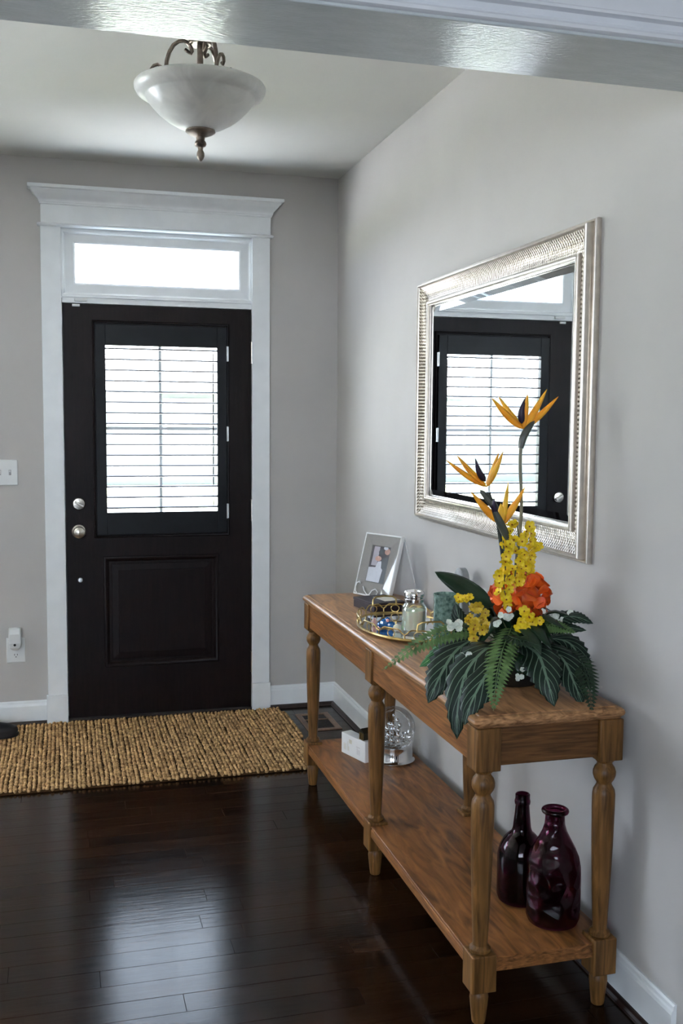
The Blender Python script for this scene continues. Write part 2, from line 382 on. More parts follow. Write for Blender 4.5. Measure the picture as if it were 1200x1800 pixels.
mb = MB(); mb.loops(hloft(-.090, 1.006, [(.001, 2.484), (.004, 2.486), (.005, 2.493), (.008, 2.495), (.009, 2.502), (.012, 2.508), (.019, 2.516), (.029, 2.526), (.037, 2.535), (.041, 2.543), (.043, 2.545), (.044, 2.549), (.054, 2.550), (.056, 2.552), (.056, 2.565), (.054, 2.567)])); mb.build('crown_moulding', 'trim', tr, smooth=True)
# jambs, head and transom bar
mb = MB(); mb.box(-.012, 0, .0, T, -.03, DTOP); mb.box(0, .016, .049, .10, -.03, 2.034); mb.build('jamb', 'trim', tr)
mb = MB(); mb.box(.914, .926, .0, T, -.03, DTOP); mb.box(.898, .914, .049, .10, -.03, 2.034); mb.build('jamb', 'trim', tr)
mb = MB(); mb.box(0, .914, .0, T, 2.372, DTOP); mb.build('head_jamb', 'trim', tr)
mb = MB(); mb.box(0, .914, -.004, T, 2.034, 2.060); mb.box(.016, .898, .049, .10, 2.018, 2.034); mb.box(0, .914, -.010, .0, 2.060, 2.068); mb.build('transom_bar', 'trim', tr, bevel=.002)
mb = MB(); mb.box(0, .914, -.02, T+.03, -.03, .012); mb.build('threshold', 'shoe_mould', tr, bevel=.003)
# transom window
wn = struct(empty('window_1'), 'white transom window over the front door')
mb = MB(); x0, x1, z0, z1 = .0, .914, 2.068, 2.372; gx0, gx1, gz0, gz1 = .067, .847, 2.134, 2.312
rg = lambda i, y_: [(x0+i, y_, z0+i), (x1-i, y_, z0+i), (x1-i, y_, z1-i), (x0+i, y_, z1-i)]
gr = lambda i, y_: [(gx0-i, y_, gz0-i), (gx1+i, y_, gz0-i), (gx1+i, y_, gz1+i), (gx0-i, y_, gz1+i)]
mb.loops([rg(0, .06), rg(0, -.008), rg(.008, -.008), rg(.014, .004), rg(.018, .006), gr(.012, .008), gr(.004, .011), gr(.0, .018), gr(0, .06)], mi=0, wrap=True)
mb.build('sash_frame', 'trim', wn)
mb = MB(); mb.add([(gx0-.003, .04, gz0-.003), (gx1+.003, .04, gz0-.003), (gx1+.003, .04, gz1+.003), (gx0-.003, .04, gz1+.003)], [(0, 1, 2, 3)]); mb.build('pane', 'clear', wn)
portal('daylight_portal', (.457, .17, 2.22), (0, -1, 0), .80, .30)

# ------------------------------------------------------------------ front door
door = struct(empty('door_1'), 'dark stained front door with a half window behind black louvred shutters')
sx0, sx1, sz0, sz1 = .004, .910, .014, 2.031
wx0, wx1, wz0, wz1 = .18, .753, 1.01, 1.86
px0, px1, pz0, pz1 = .188, .737, .268, .802
mb = MB(); D0, D1 = .002, .047
mb.box(sx0, wx0, D0, D1, sz0, sz1); mb.box(wx1, sx1, D0, D1, sz0, sz1); mb.box(wx0, wx1, D0, D1, wz1, sz1); mb.box(wx0, wx1, D0, D1, pz1, wz0); mb.box(wx0, wx1, D0, D1, sz0, pz0)
mb.box(wx0, px0, D0, D1, pz0, pz1); mb.box(px1, wx1, D0, D1, pz0, pz1); mb.box(px0, px1, .010, .040, pz0, pz1)
mb.build('slab', 'door', door)
def ring(i, y_, a=px0, b=px1, c=pz0, d=pz1): return [(a+i, y_, c+i), (b-i, y_, c+i), (b-i, y_, d-i), (a+i, y_, d-i)]
mb = MB(); mb.loops([ring(-.010, D0), ring(-.008, -.0015), ring(-.003, -.003), ring(.003, -.001), ring(.009, .003), ring(.014, .007), ring(.016, .0098)], closed_ends=False); mb.build('panel_moulding', 'door', door, smooth=True)
mb = MB(); mb.loops([ring(.028, .010), ring(.030, .0085), ring(.060, .006), ring(.062, .005)], True); mb.build('raised_panel', 'door', door)
# shutter surround and shutter
mb = MB(); so_ = (.136, .798, .905, 1.957)
mb.loops([ring(0, D0, *so_), ring(0, -.008, *so_), ring(.004, -.012, *so_), ring(.009, -.010, *so_), ring(.0105, -.002, *so_), ring(.0105, .001, *so_)], closed_ends=False); mb.build('shutter_surround', 'door', door, smooth=True)
sh = MB(); SY0, SY1 = -.024, .001
sh.box(.150, .198, SY0, SY1, .922, 1.938); sh.box(.737, .784, SY0, SY1, .922, 1.938); sh.box(.198, .737, SY0, SY1, 1.838, 1.938); sh.box(.198, .737, SY0, SY1, .922, 1.030)
sh = sh.build('shutter_frame', 'shutter', door, bevel=.0015)
slat_me = None
for i in range(16):
    z = 1.8225-i*.0513
    if slat_me is None:
        mb = MB(); pr = [(-.022, -.002), (-.017, -.0042), (0, -.005), (.017, -.0042), (.022, -.002), (.022, .002), (.017, .0042), (0, .005), (-.017, .0042), (-.022, .002)]
        mb.prism(pr, lambda p: (.1985, p[0], p[1]), lambda p: (.7365, p[0], p[1])); o = mb.build('louvre', 'shutter', sh, smooth=True); slat_me = o.data
    else: o = bpy.data.objects.new('louvre', slat_me); COL.objects.link(o); o.parent = sh
    o.location = (0, -.008, z); o.rotation_euler = (math.radians(1.5), 0, 0)
mb = MB(); mb.box(.719, .7245, .0165, .021, 1.045, 1.815); mb.build('tilt_rod', 'shutter', sh)
for z in (1.81, 1.415, 1.03):
    mb = MB(); mb.lathe([(.0035, -.037), (.0035, .037)], (.7855, -.026, z), 10); mb.box(.786, .793, -.0245, -.0125, z-.036, z+.036); mb.build('shutter_hinge', 'steel', sh)
mb = MB(); mb.box(.455, .469, .030, .044, wz0, wz1); mb.box(wx0, .455, .030, .044, 1.433, 1.447); mb.box(.469, wx1, .030, .044, 1.433, 1.447); mb.build('muntin', 'trim', door)
mb = MB(); mb.add([(wx0, .046, wz0), (wx1, .046, wz0), (wx1, .046, wz1), (wx0, .046, wz1)], [(0, 1, 2, 3)]); mb.build('pane', 'clear', door)
portal('daylight_portal', (.466, .17, 1.435), (0, -1, 0), .62, .92)
# hardware
o = MB().lathe([(.0, D0-.0), (.031, -D0), (.031, .006), (.027, .012), (.013, .014), (.0, .014)], (.065, 0, 1.074), 28, axis='-y', cap=False).build('deadbolt', 'nickel', door, smooth=True)
MB().loops([[(.065-.021*c+dx, -.013-h, 1.074+.011*c+dz) for c, dx, dz in ((1, -.003, -.005), (-1, -.003, -.005), (-1, .003, .005), (1, .003, .005))] for h in (0, .012)]).build('thumb_turn', 'nickel', o, bevel=.002)
o = MB().lathe([(.0, -.002), (.033, -.002), (.033, .005), (.028, .010), (.014, .013), (.0125, .028), (.019, .034), (.026, .041), (.0285, .049), (.026, .057), (.018, .062), (.0, .064)], (.063, 0, .939), 32, axis='-y', cap=False).build('door_knob', 'nickel', door, smooth=True)
MB().lathe([(.0, -.002), (.012, -.002), (.012, .003), (.009, .006), (.0, .0065)], (.066, 0, .70), 18, axis='-y', cap=False).build('lock_button', 'steel', door, smooth=True)
MB().box(.047, .083, -.008, D0, 2.018, 2.030).build('alarm_contact', 'plastic', door, bevel=.002)
for z in (.252, 1.032, 1.82):
    mb = MB(); mb.lathe([(.0062, -.05), (.0062, .05)], (.913, -.0075, z), 12); mb.lathe([(.0075, -.054), (.0075, -.05)], (.913, -.0075, z), 12); mb.lathe([(.0075, .05), (.0075, .054)], (.913, -.0075, z), 12)
    mb.build('door_hinge', 'nickel', door, smooth=True)
tag(MB().box(.058, .115, -.020, -.0045, 2.042, 2.056).build('alarm_sensor', 'plastic', None, bevel=.002), 'small white alarm sensor stuck on the bar above the door', 'sensor')

# ------------------------------------------------------------------ outdoors
mb = MB(); mb.box(-.9, 1.8, .15, 1.7, -.3, -.06); struct(mb.build('floor_porch', 'concrete'), 'concrete porch outside the front door')
mb = MB(); mb.box(-30, 30, .15, 60, -.6, -.30); struct(mb.build('floor_lawn', 'lawn'), 'front lawn outside')
mb = MB(); mb.box(-2.6, 3.4, 1.7, 5.2, -.30, -.26); struct(mb.build('floor_walk', 'concrete'), 'concrete front walk')
mb = MB(); mb.box(-9, -2.6, .6, 14, -.30, -.27); struct(mb.build('floor_bounce_slab', 'concrete'), 'added concrete slab bouncing sunlight in through the left window')  # unseen slab added to bounce sun up onto ceiling and upper walls

nh = tag(empty('neighbour_house', (0, 24, -.3)), 'pale house across the street seen through the door window', 'house')
M['siding'] = pm('pale_siding', (.11, .12, .12), .8, var=.05, scale=2, stretch=(.2, 1, 8)); M['roofing'] = pm('grey_shingle', (.10, .10, .10), .9, var=.2, scale=20)
MB().box(-16, 16, 0, 8, 0, 2.7).build('walls', 'siding', nh)
MB().prism([(-.7, 2.6), (4, 4.0), (8.7, 2.6)], lambda p: (-16.6, p[0], p[1]), lambda p: (16.6, p[0], p[1])).build('roof', 'roofing', nh)
for k in range(7):
    for z0 in (.9,):
        o = MB().box(-13.2+k*4, -11.8+k*4, -.08, 0, z0, z0+1.5).build('window', 'trim', nh); MB().box(-13.1+k*4, -11.9+k*4, -.09, -.08, z0+.1, z0+1.4).build('pane', 'roofing', o)

# ------------------------------------------------------------------ switch, outlet, plug-in
t = tag(empty('light_switch', (-.273, 0, 1.228)), 'white double toggle switch plate left of the door', 'light switch')
def plate(w_, h_): return [[(x, -y_, z) for x, z in ((-w_/2+i, -h_/2+i), (w_/2-i, -h_/2+i), (w_/2-i, h_/2-i), (-w_/2+i, h_/2-i))] for i, y_ in ((0, 0), (0, .003), (.003, .0055))]
MB().loops(plate(.116, .122)).build('plate', 'plastic', t)
for x in (-.023, .023):
    o = MB().box(x-.0055, x+.0055, -.0065, -.0050, -.0125, .0125).build('toggle_slot', 'greyprint', t)
    MB().loops([[(x-.004, -.006, -.006), (x+.004, -.006, -.006), (x+.004, -.006, .006), (x-.004, -.006, .006)], [(x-.003, -.016, .004), (x+.003, -.016, .004), (x+.003, -.015, .010), (x-.003, -.015, .010)]]).build('toggle', 'plastic', o)
t = tag(empty('wall_outlet', (-.24, 0, .370)), 'white duplex outlet low on the wall beside the door', 'outlet')
MB().loops(plate(.086, .122)).build('plate', 'plastic', t)
for z in (-.026, .022):
    o = MB().loops([[(x*.017, -.0055-h, z+y_*.014) for x, y_ in [(math.cos(a), max(-.8, min(.8, math.sin(a)*1.1))) for a in [2*PI*k/16 for k in range(16)]]] for h in (0, .0012)]).build('receptacle', 'plastic', t)
    for x in (-.0065, .0065): MB().box(x-.0012, x+.0012, -.0072, -.0066, z, z+.008).build('slot', 'dark', o)
    MB().box(-.0022, .0022, -.0072, -.0066, z-.009, z-.0045).build('slot', 'dark', o)
t = tag(empty('plug_in_diffuser', (-.243, -.0085, .385)), 'small white plug-in device in the outlet beside the door', 'plug-in device')
sec = lambda w0, w1, z, d: [(-w0, 0, z), (w0, 0, z), (w1, -d, z), (-w1, -d, z)]
MB().loops([sec(.012, .010, -.012, .018), sec(.026, .024, .002, .030), sec(.031, .028, .025, .036), sec(.030, .027, .07, .036), sec(.029, .025, .094, .032), sec(.026, .022, .098, .026)]).build('body', 'plastic', t, bevel=.005)
MB().lathe([(.006, 0), (.006, .003)], (.0, -.034, .018), 14, axis='-y').build('dark_lens', 'dark', t)

# ------------------------------------------------------------------ floor register
t = tag(empty('floor_register', (1.19, -.305, 0)), 'brown metal floor vent in the corner behind the table', 'floor vent')
mb = MB(); a, b = .085, .145
fr = lambda i, z: [(-a+i, -b+i, z), (a-i, -b+i, z), (a-i, b-i, z), (-a+i, b-i, z)]
mb.loops([fr(0, .0005), fr(0, .003), fr(.004, .0055), fr(.026, .0055), fr(.028, .001)], closed_ends=False); mb.build('frame', 'vent', t)
MB().box(-.058, .058, -.118, .118, .0005, .0012).build('duct', 'dark', t)
MB().box(-.058, .058, .03, .036, .0012, .005).build('crossbar', 'vent', t)
for k in range(9): MB().box(-.056, .056, -.106+k*.0145, -.104+k*.0145, .0012, .003).build('vane', 'dark', t)

# ------------------------------------------------------------------ jute rug
rug = tag(empty('jute_rug', (.15, -.52, 0)), 'chunky braided tan jute rug in front of the door', 'rug')
def rug_edge(x): return 0
RX0, RX1, RY0, RY1 = -.95, .905, -.455, .462        # local
rr = random.Random(11)
def right_edge(ly): return RX1 - .0 + .012*math.sin(ly*9) - (.055*max(0, (-.34-ly)/.115)**2 if ly < -.34 else 0)
me_b = MB(); bk = []
n = 40
for k in range(n+1): ly = RY0+(RY1-RY0)*k/n; bk.append((right_edge(ly)-.012, ly))
poly = [(RX0, RY0)] + bk + [(RX0, RY1)]
MB().prism(poly, lambda p: (p[0], p[1], .001), lambda p: (p[0], p[1], .009)).build('backing', 'jute_b', rug)
mb = MB(); px_, py_ = .0178, .0150
ns, nr = 6, 3
cols = int((RX1+.02-RX0)/px_); rows = int((RY1-RY0)/py_)
for i in range(cols):
    ph = rr.uniform(0, 6); off = rr.uniform(0, py_); wob = rr.uniform(.0015, .004)
    for j in range(rows+1):
        ly = RY0+off+j*py_; lx = RX0+i*px_+wob*math.sin(ly*7+ph)+rr.uniform(-.0022, .0022)
        if ly > RY1+.004 or lx > right_edge(ly): continue
        rx = .0088*rr.uniform(.80, 1.18); ry = .0104*rr.uniform(.75, 1.2); rz = .0085*rr.uniform(.72, 1.2); sk = rr.uniform(.2, .45)*(1 if j % 2 else .55)
        vs_ = []; fs = []
        for a in range(1, nr+1):
            th = PI*a/(nr+1) - .0; cz = math.cos(th); cr = math.sin(th)
            for k in range(ns):
                an = 2*PI*k/ns; ex = rx*cr*math.cos(an); ey = ry*cr*math.sin(an)
                vs_.append((lx+ex+sk*ey*.5, ly+ey+sk*ex*.6, .010+rz*cz))
        vs_.append((lx, ly, .010+rz)); 
        for a in range(nr-1):
            for k in range(ns): k2 = (k+1) % ns; fs.append((a*ns+k, (a+1)*ns+k, (a+1)*ns+k2, a*ns+k2))
        tp = len(vs_)-1
        for k in range(ns): fs.append((tp, k, (k+1) % ns))
        mb.add(vs_, fs)
o = mb.build('braided_loops', 'jute', rug)
for p in o.data.polygons: p.use_smooth = True
o['kind'] = 'stuff'

# ------------------------------------------------------------------ shoe on the rug
t = tag(empty('black_shoe', (-.36, -.235, .0175)), 'black shoe on the rug at the left edge', 'shoe')
def shoe_loop(s_, z, sh_=1):
    out = []
    for k in range(28):
        a = 2*PI*k/28; x = math.cos(a)*.135; wd = .050 if x > 0 else .040
        y_ = math.sin(a)*wd*(1+.12*math.cos(a)); out.append((x*s_*sh_-.005*(1-s_), y_*s_, z))
    return out
MB().loops([shoe_loop(.97, 0), shoe_loop(1.0, .006), shoe_loop(1.0, .018), shoe_loop(.98, .020)]).build('sole', 'rubber', t, smooth=True)
MB().loops([shoe_loop(.97, .020), shoe_loop(.985, .030), shoe_loop(.94, .045), [(p[0]-.012, p[1], p[2]) for p in shoe_loop(.80, .058)], [(p[0]-.035, p[1], p[2]) for p in shoe_loop(.60, .068)], [(p[0]-.045, p[1], p[2]) for p in shoe_loop(.5, .070)], [(p[0]-.045, p[1], p[2]) for p in shoe_loop(.45, .040)]]).build('upper', 'rubber', t, smooth=True)

# ------------------------------------------------------------------ ceiling light
LX, LY = .420, -1.80
lamp = tag(empty('ceiling_light', (LX, LY, HC)), 'semi-flush ceiling light with an alabaster bowl and scrolled bronze arms', 'ceiling light')
h = lambda z: z-HC
MB().lathe([(.0, h(2.699)), (.068, h(2.699)), (.070, h(2.690)), (.060, h(2.676)), (.035, h(2.668)), (.012, h(2.664)), (.0, h(2.664))], seg=32, cap=False).build('canopy', 'bronze', lamp, smooth=True)
st = MB().lathe([(.0095, h(2.41)), (.0095, h(2.665))], seg=14).build('centre_rod', 'bronze', lamp, smooth=True)
MB().lathe([(.008, h(2.53)), (.020, h(2.535)), (.022, h(2.555)), (.019, h(2.572)), (.010, h(2.578))], seg=20).build('socket_collar', 'bronze', st, smooth=True)
MB().lathe([(.034, h(2.646)), (.036, h(2.649)), (.036, h(2.655)), (.033, h(2.658))], seg=24).build('bracket_plate', 'bronze', lamp, smooth=True)
outer = [(.018, 2.386), (.045, 2.389), (.075, 2.399), (.105, 2.416), (.133, 2.438), (.153, 2.459), (.166, 2.476), (.169, 2.483), (.173, 2.487), (.186, 2.489), (.197, 2.496), (.2035, 2.508), (.2045, 2.518), (.202, 2.522)]
inner = [(r-.006, z+.003) for r, z in outer[::-1]]; inner[-1] = (.012, 2.392)
MB().lathe([(r, h(z)) for r, z in outer+inner+[outer[0]]], seg=64, cap=False).build('glass_bowl', 'alabaster', lamp, smooth=True)
fin = [(.0, 2.384), (.046, 2.387), (.047, 2.382), (.040, 2.377), (.024, 2.370), (.014, 2.366), (.013, 2.357), (.017, 2.352), (.019, 2.345), (.016, 2.339), (.009, 2.335), (.0075, 2.328), (.012, 2.318), (.0125, 2.309), (.009, 2.300), (.004, 2.294), (.0, 2.292)]
MB().lathe([(r, h(z)) for r, z in fin], seg=28, cap=False).build('finial', 'bronze', lamp, smooth=True)
def arm(ang):
    c, s_ = math.cos(ang), math.sin(ang); P = []
    def pt(r, z): P.append((r*c, r*s_, h(z)))
    for k in range(7): a = math.radians(-30+k*-50); pt(.040+.010*math.cos(a)*(1-k*.06), 2.630+.010*math.sin(a)*(1-k*.06)) if False else None
    # inner curl
    for k in range(8): a = math.radians(-60-30*k + 60); pt(.038+.009*math.cos(a), 2.632+.010*math.sin(a)) if k < 1 else None
    for r, z in ((.034, 2.622), (.029, 2.620), (.026, 2.626), (.028, 2.637), (.036, 2.650), (.050, 2.657), (.066, 2.655), (.082, 2.643), (.095, 2.622), (.103, 2.596), (.106, 2.565), (.106, 2.535), (.106, 2.516)): pt(r, z)
    mb = MB(); mb.tube(P, [.0055]*2+[.0065]*(len(P)-2), 8)
    P2 = []
    for r, z in ((.106, 2.540), (.110, 2.560), (.119, 2.576), (.131, 2.583), (.143, 2.579), (.151, 2.568), (.152, 2.556), (.146, 2.550), (.140, 2.555)): P2.append((r*c, r*s_, h(z)))
    mb.tube(P2, .0052, 8); mb.tube([(.100*c, .100*s_, h(2.520)), (.196*c, .196*s_, h(2.523))], .004, 6)
    mb.build('scroll_arm', 'bronze', lamp, smooth=True)
for d in (170, 50, 290): arm(math.radians(d))

# ------------------------------------------------------------------ console table
TX0, TX1, TYF, TYN = .916, 1.322, -1.105, -2.905
tb = tag(empty('console_table', (1.12, -2.0, 0)), 'long weathered wood console table with turned legs and a lower shelf', 'console table')
def L(p): return (p[0]-1.12, p[1]+2.0, p[2])
TZ = .782
lp = lambda i, z, r=.012: [L(p) for p in rrect(TX0+i, TX1-i, TYN+i, TYF-i, z, max(.004, r-i*.3))]
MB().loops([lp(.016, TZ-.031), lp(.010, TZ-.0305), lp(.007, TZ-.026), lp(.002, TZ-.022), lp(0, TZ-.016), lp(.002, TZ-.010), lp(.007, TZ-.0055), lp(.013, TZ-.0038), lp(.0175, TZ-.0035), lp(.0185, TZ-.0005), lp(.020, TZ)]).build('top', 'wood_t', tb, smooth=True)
LXF, LXB = .955, 1.283; LYS = (-1.150, -2.008, -2.870); BW = .032
legp = [(.0155, .0), (.017, .004), (.0215, .045), (.0235, .066), (.022, .080), (.016, .0865), (.014, .092)]
midp = [(.024, .184), (.0265, .187), (.0265, .194), (.0225, .198), (.0185, .202), (.0185, .212), (.0225, .300), (.0265, .420), (.0285, .520), (.0285, .553), (.0265, .565), (.021, .574), (.0185, .580), (.0195, .584), (.025, .592), (.0285, .602), (.0285, .612), (.025, .622), (.0195, .629), (.0185, .634), (.024, .640), (.026, .647)]
leg0 = None
for x in (LXF, LXB):
    for y in LYS:
        if leg0 is None:
            mb = MB(); mb.lathe(legp, seg=20); mb.lathe(midp, seg=24); foot = mb
            mb.box(-BW, BW, -BW, BW, .090, .184); mb.box(-BW, BW, -BW, BW, .645, TZ-.031)
            o = mb.build('leg', 'wood_z', tb, smooth=True); leg0 = o.data
        else: o = bpy.data.objects.new('leg', leg0); COL.objects.link(o); o.parent = tb
        o.location = L((x, y, 0))
        b = o.modifiers.new('bevel', 'BEVEL'); b.width = .0025; b.segments = 2; b.limit_method = 'ANGLE'; b.angle_limit = math.radians(60)
AZ0, AZ1 = .656, TZ-.031
for x in (LXF, LXB):
    for ya, yb in ((LYS[1]+BW, LYS[0]-BW), (LYS[2]+BW, LYS[1]-BW)):
        s_ = -1 if x == LXF else 1; xo = x+s_*(BW-.008)
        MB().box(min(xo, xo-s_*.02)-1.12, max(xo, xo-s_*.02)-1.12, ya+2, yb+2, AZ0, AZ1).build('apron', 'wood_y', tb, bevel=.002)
for y, s_ in ((LYS[0], 1), (LYS[2], -1)):
    yo = y+s_*(BW-.010)
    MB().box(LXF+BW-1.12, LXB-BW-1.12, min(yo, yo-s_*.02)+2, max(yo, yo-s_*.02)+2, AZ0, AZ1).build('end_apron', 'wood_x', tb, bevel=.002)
# lower shelf, notched round the leg blocks, with a moulded front lip
SZ = .176
e = .026; xs0, xs1 = LXF-e, LXB+e; yn, yf = LYS[2]-e, LYS[0]+e; B = BW+.0008
def notch(z, i=0):
    a0, a1, b0, b1 = xs0+i, xs1-i, yn+i, yf-i; P = []
    P += [(LXF+B+i, b0), (LXB-B-i, b0), (LXB-B-i, LYS[2]+B+i), (a1, LYS[2]+B+i)]
    P += [(a1, LYS[1]-B-i), (LXB-B-i, LYS[1]-B-i), (LXB-B-i, LYS[1]+B+i), (a1, LYS[1]+B+i)]
    P += [(a1, LYS[0]-B-i), (LXB-B-i, LYS[0]-B-i), (LXB-B-i, b1), (LXF+B+i, b1), (LXF+B+i, LYS[0]-B-i), (a0, LYS[0]-B-i)]
    P += [(a0, LYS[1]+B+i), (LXF+B+i, LYS[1]+B+i), (LXF+B+i, LYS[1]-B-i), (a0, LYS[1]-B-i), (a0, LYS[2]+B+i), (LXF+B+i, LYS[2]+B+i)]
    return [L((p[0], p[1], z)) for p in P]
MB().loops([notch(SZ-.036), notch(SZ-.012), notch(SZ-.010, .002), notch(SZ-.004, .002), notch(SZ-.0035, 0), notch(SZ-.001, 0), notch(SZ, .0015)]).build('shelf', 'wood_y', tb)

# ------------------------------------------------------------------ mirror
MY0, MY1, MZ0, MZ1 = -2.636, -1.320, 1.114, 2.005
mir = tag(empty('wall_mirror', (XR, -1.978, 1.114)), 'large mirror in a champagne silver frame hanging above the console table', 'mirror')
def Lm(d, y, z): return (-d, y+1.978, z-1.114)
def mring(i, d): return [Lm(d, MY0+i, MZ0+i), Lm(d, MY1-i, MZ0+i), Lm(d, MY1-i, MZ1-i), Lm(d, MY0+i, MZ1-i)]
MB().loops([mring(-.012, .0005), mring(-.013, .012), mring(-.010, .018), mring(-.005, .019), mring(-.001, .015), mring(0, .016), mring(-.001, .026), mring(0, .036), mring(.003, .0405), mring(.007, .041), mring(.010, .038), mring(.0115, .032), mring(.012, .004)], closed_ends=False).build('outer_moulding', 'silver', mir, smooth=True)
MB().loops([mring(.066, .004), mring(.067, .020), mring(.070, .0265), mring(.074, .028), mring(.079, .027), mring(.082, .022), mring(.085, .021), mring(.087, .012)], closed_ends=False).build('inner_moulding', 'silver', mir, smooth=True)
scoop = []
for k in range(9):
    u = k/8; scoop.append((.0115+.056*u, .0045+.028*(1-u)**2.6+.010*u**2.5))
RP = .0125
def scoop_side(side):
    ln = (MY1-MY0) if side in 'tb' else (MZ1-MZ0); n = int(ln/RP)*8; mb = MB(); vs_ = []; fs = []; mi_ = []; K = len(scoop)
    for a in range(n+1):
        for k, (i, d) in enumerate(scoop):
            s0 = i + (ln-2*i)*a/n
            ph = s0/RP; ribd = .0055*abs(math.sin(PI*ph))**.5*math.sin(PI*min(1, max(0, (k+.15)/(K-1))))**.5
            dd = d+ribd
            if side == 't': vs_.append(Lm(dd, MY0+s0, MZ1-i))
            elif side == 'b': vs_.append(Lm(dd, MY0+s0, MZ0+i))
            elif side == 'l': vs_.append(Lm(dd, MY1-i, MZ0+s0))
            else: vs_.append(Lm(dd, MY0+i, MZ0+s0))
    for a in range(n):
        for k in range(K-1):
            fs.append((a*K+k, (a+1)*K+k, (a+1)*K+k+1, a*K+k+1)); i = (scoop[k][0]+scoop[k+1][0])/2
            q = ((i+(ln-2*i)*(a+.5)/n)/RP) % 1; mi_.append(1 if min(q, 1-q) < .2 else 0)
    mb.add(vs_, fs); mb.fm = mi_; o = mb.build('ribbed_rail', ['silver', 'groove_shade'], mir)
    for p in o.data.polygons: p.use_smooth = True
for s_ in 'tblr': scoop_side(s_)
MB().loops([mring(.086, .0095), mring(.112, .0135), mring(.1121, .0135)], closed_ends=True).build('bevelled_glass', 'mirror', mir)
MB().loops([mring(.002, .0005), mring(.002, .004)]).build('backing_board', 'boxd', mir)

# ------------------------------------------------------------------ picture frame
TB = TZ    # table top level
bl, br = V((1.122, -1.152, TB+.002)), V((1.210, -1.345, TB+.002)); tl = V((1.185, -1.122, 1.030))
ux = (br-bl).normalized(); uz = (tl-bl); uz = (uz-ux*uz.dot(ux)); FH = uz.length; uz.normalize(); un_ = ux.cross(uz)  # towards viewer
if un_.y > 0: un_ = -un_
FW = (br-bl).length
pf = tag(empty('picture_frame', bl), 'pewter picture frame with a portrait photo leaning back by the corner', 'picture frame')
def F(a, b, d): return tuple(ux*a+uz*b+un_*d)
def fring(i, d, x0=0, x1=None, z0=0, z1=None):
    x1 = FW if x1 is None else x1; z1 = FH if z1 is None else z1
    return [F(x0+i, z0+i, d), F(x1-i, z0+i, d), F(x1-i, z1-i, d), F(x0+i, z1-i, d)]
ph = (.050, FW-.052, .058, FH-.048)
MB().loops([fring(0, -.012), fring(0, .004), fring(.003, .006), fring(.006, .004)], closed_ends=False).build('edge_band', 'white', pf)
MB().loops([fring(.006, .004), fring(0, .0005, *ph), fring(.002, -.001, *ph)], closed_ends=False).build('sloped_mat', 'pframe', pf)
MB().loops([fring(.001, -.0115), fring(.001, -.010)]).build('back_board', 'white', pf)
# photo print: flat shapes of a couple, in layers a hair apart
def fp(a, b, d): return F(ph[0]+(ph[1]-ph[0])*a, ph[2]+(ph[3]-ph[2])*b, d)
pr = MB().add([fp(0, 0, -.0012), fp(1, 0, -.0012), fp(1, 1, -.0012), fp(0, 1, -.0012)], [(0, 1, 2, 3)]).build('photo_print', 'boxd', pf)
M['ph_white'] = pm('photo_white', (.62, .63, .68), .3, var=.06, scale=60); M['ph_skin'] = pm('photo_skin', (.52, .27, .19), .3, var=.2, scale=90); M['ph_suit'] = pm('photo_suit', (.022, .028, .03), .3, var=.2); M['ph_lilac'] = pm('photo_lilac', (.42, .37, .42), .3, var=.1)
def patch(pts, d, m): MB().add([fp(a, b, d) for a, b in pts], [tuple(range(len(pts)))]).build('photo_tone', m, pr)
el = lambda cx, cy, rx, ry, n=14: [(cx+rx*math.cos(2*PI*k/n), cy+ry*math.sin(2*PI*k/n)) for k in range(n)]
patch([(.12, .46), (.42, .46), (.42, .98), (.12, .98)], -.0011, 'ph_lilac')
patch([(.0, .02), (.72, .02), (.78, .42), (.62, .60), (.45, .58), (.38, .42), (.0, .40)], -.0010, 'ph_white')
patch([(.72, .0), (.98, .0), (1, .66), (.86, .72), (.62, .66), (.68, .42), (.80, .36)], -.0009, 'ph_suit')
patch(el(.44, .66, .17, .07), -.0008, 'ph_skin'); patch(el(.85, .87, .14, .085), -.0008, 'ph_skin'); patch(el(.52, .84, .12, .07), -.0007, 'ph_suit'); patch(el(.74, .96, .12, .05), -.0006, 'ph_white')
MB().add([F(.004, .004, .0042), F(FW-.004, .004, .0042), F(FW-.004, FH-.004, .0042), F(.004, FH-.004, .0042)], [(0, 1, 2, 3)]).build('glass_pane', 'clear', pf)
# scroll ornament along the bottom and the easel back
def scr(pts): return [F(a, b, .0085) for a, b in pts]
mb = MB(); mb.tube(scr([(.022, .048), (.030, .054), (.034, .046), (.026, .052), (.014, .046), (.010, .030), (.016, .012), (.030, .003)]), .0022, 6)
mb.tube(scr([(.055, .036), (.066, .020), (.084, .008), (.105, .004)]), .0022, 6)
mb.tube(scr([(.098, .006), (.112, .026), (.130, .034), (.146, .024), (.140, .010), (.120, .004), (.100, .004)]), .0022, 6); mb.build('scroll_ornament', 'white', pf, smooth=True)
fwd = V((-un_.x, -un_.y, 0)).normalized()
e0 = V(F(FW*.28, FH-.01, -.013)); e1 = V(F(FW*.99, FH-.01, -.013)); f0 = V(F(FW*.3, 0, -.012))+fwd*.112; f1 = V(F(FW*1.16, 0, -.012))+fwd*.112; f0.z = f1.z = 0
nb = fwd*.006
MB().loops([[e0, e1, f1, f0], [e0+nb, e1+nb, f1+nb, f0+nb]]).build('easel_back', 'white', pf)

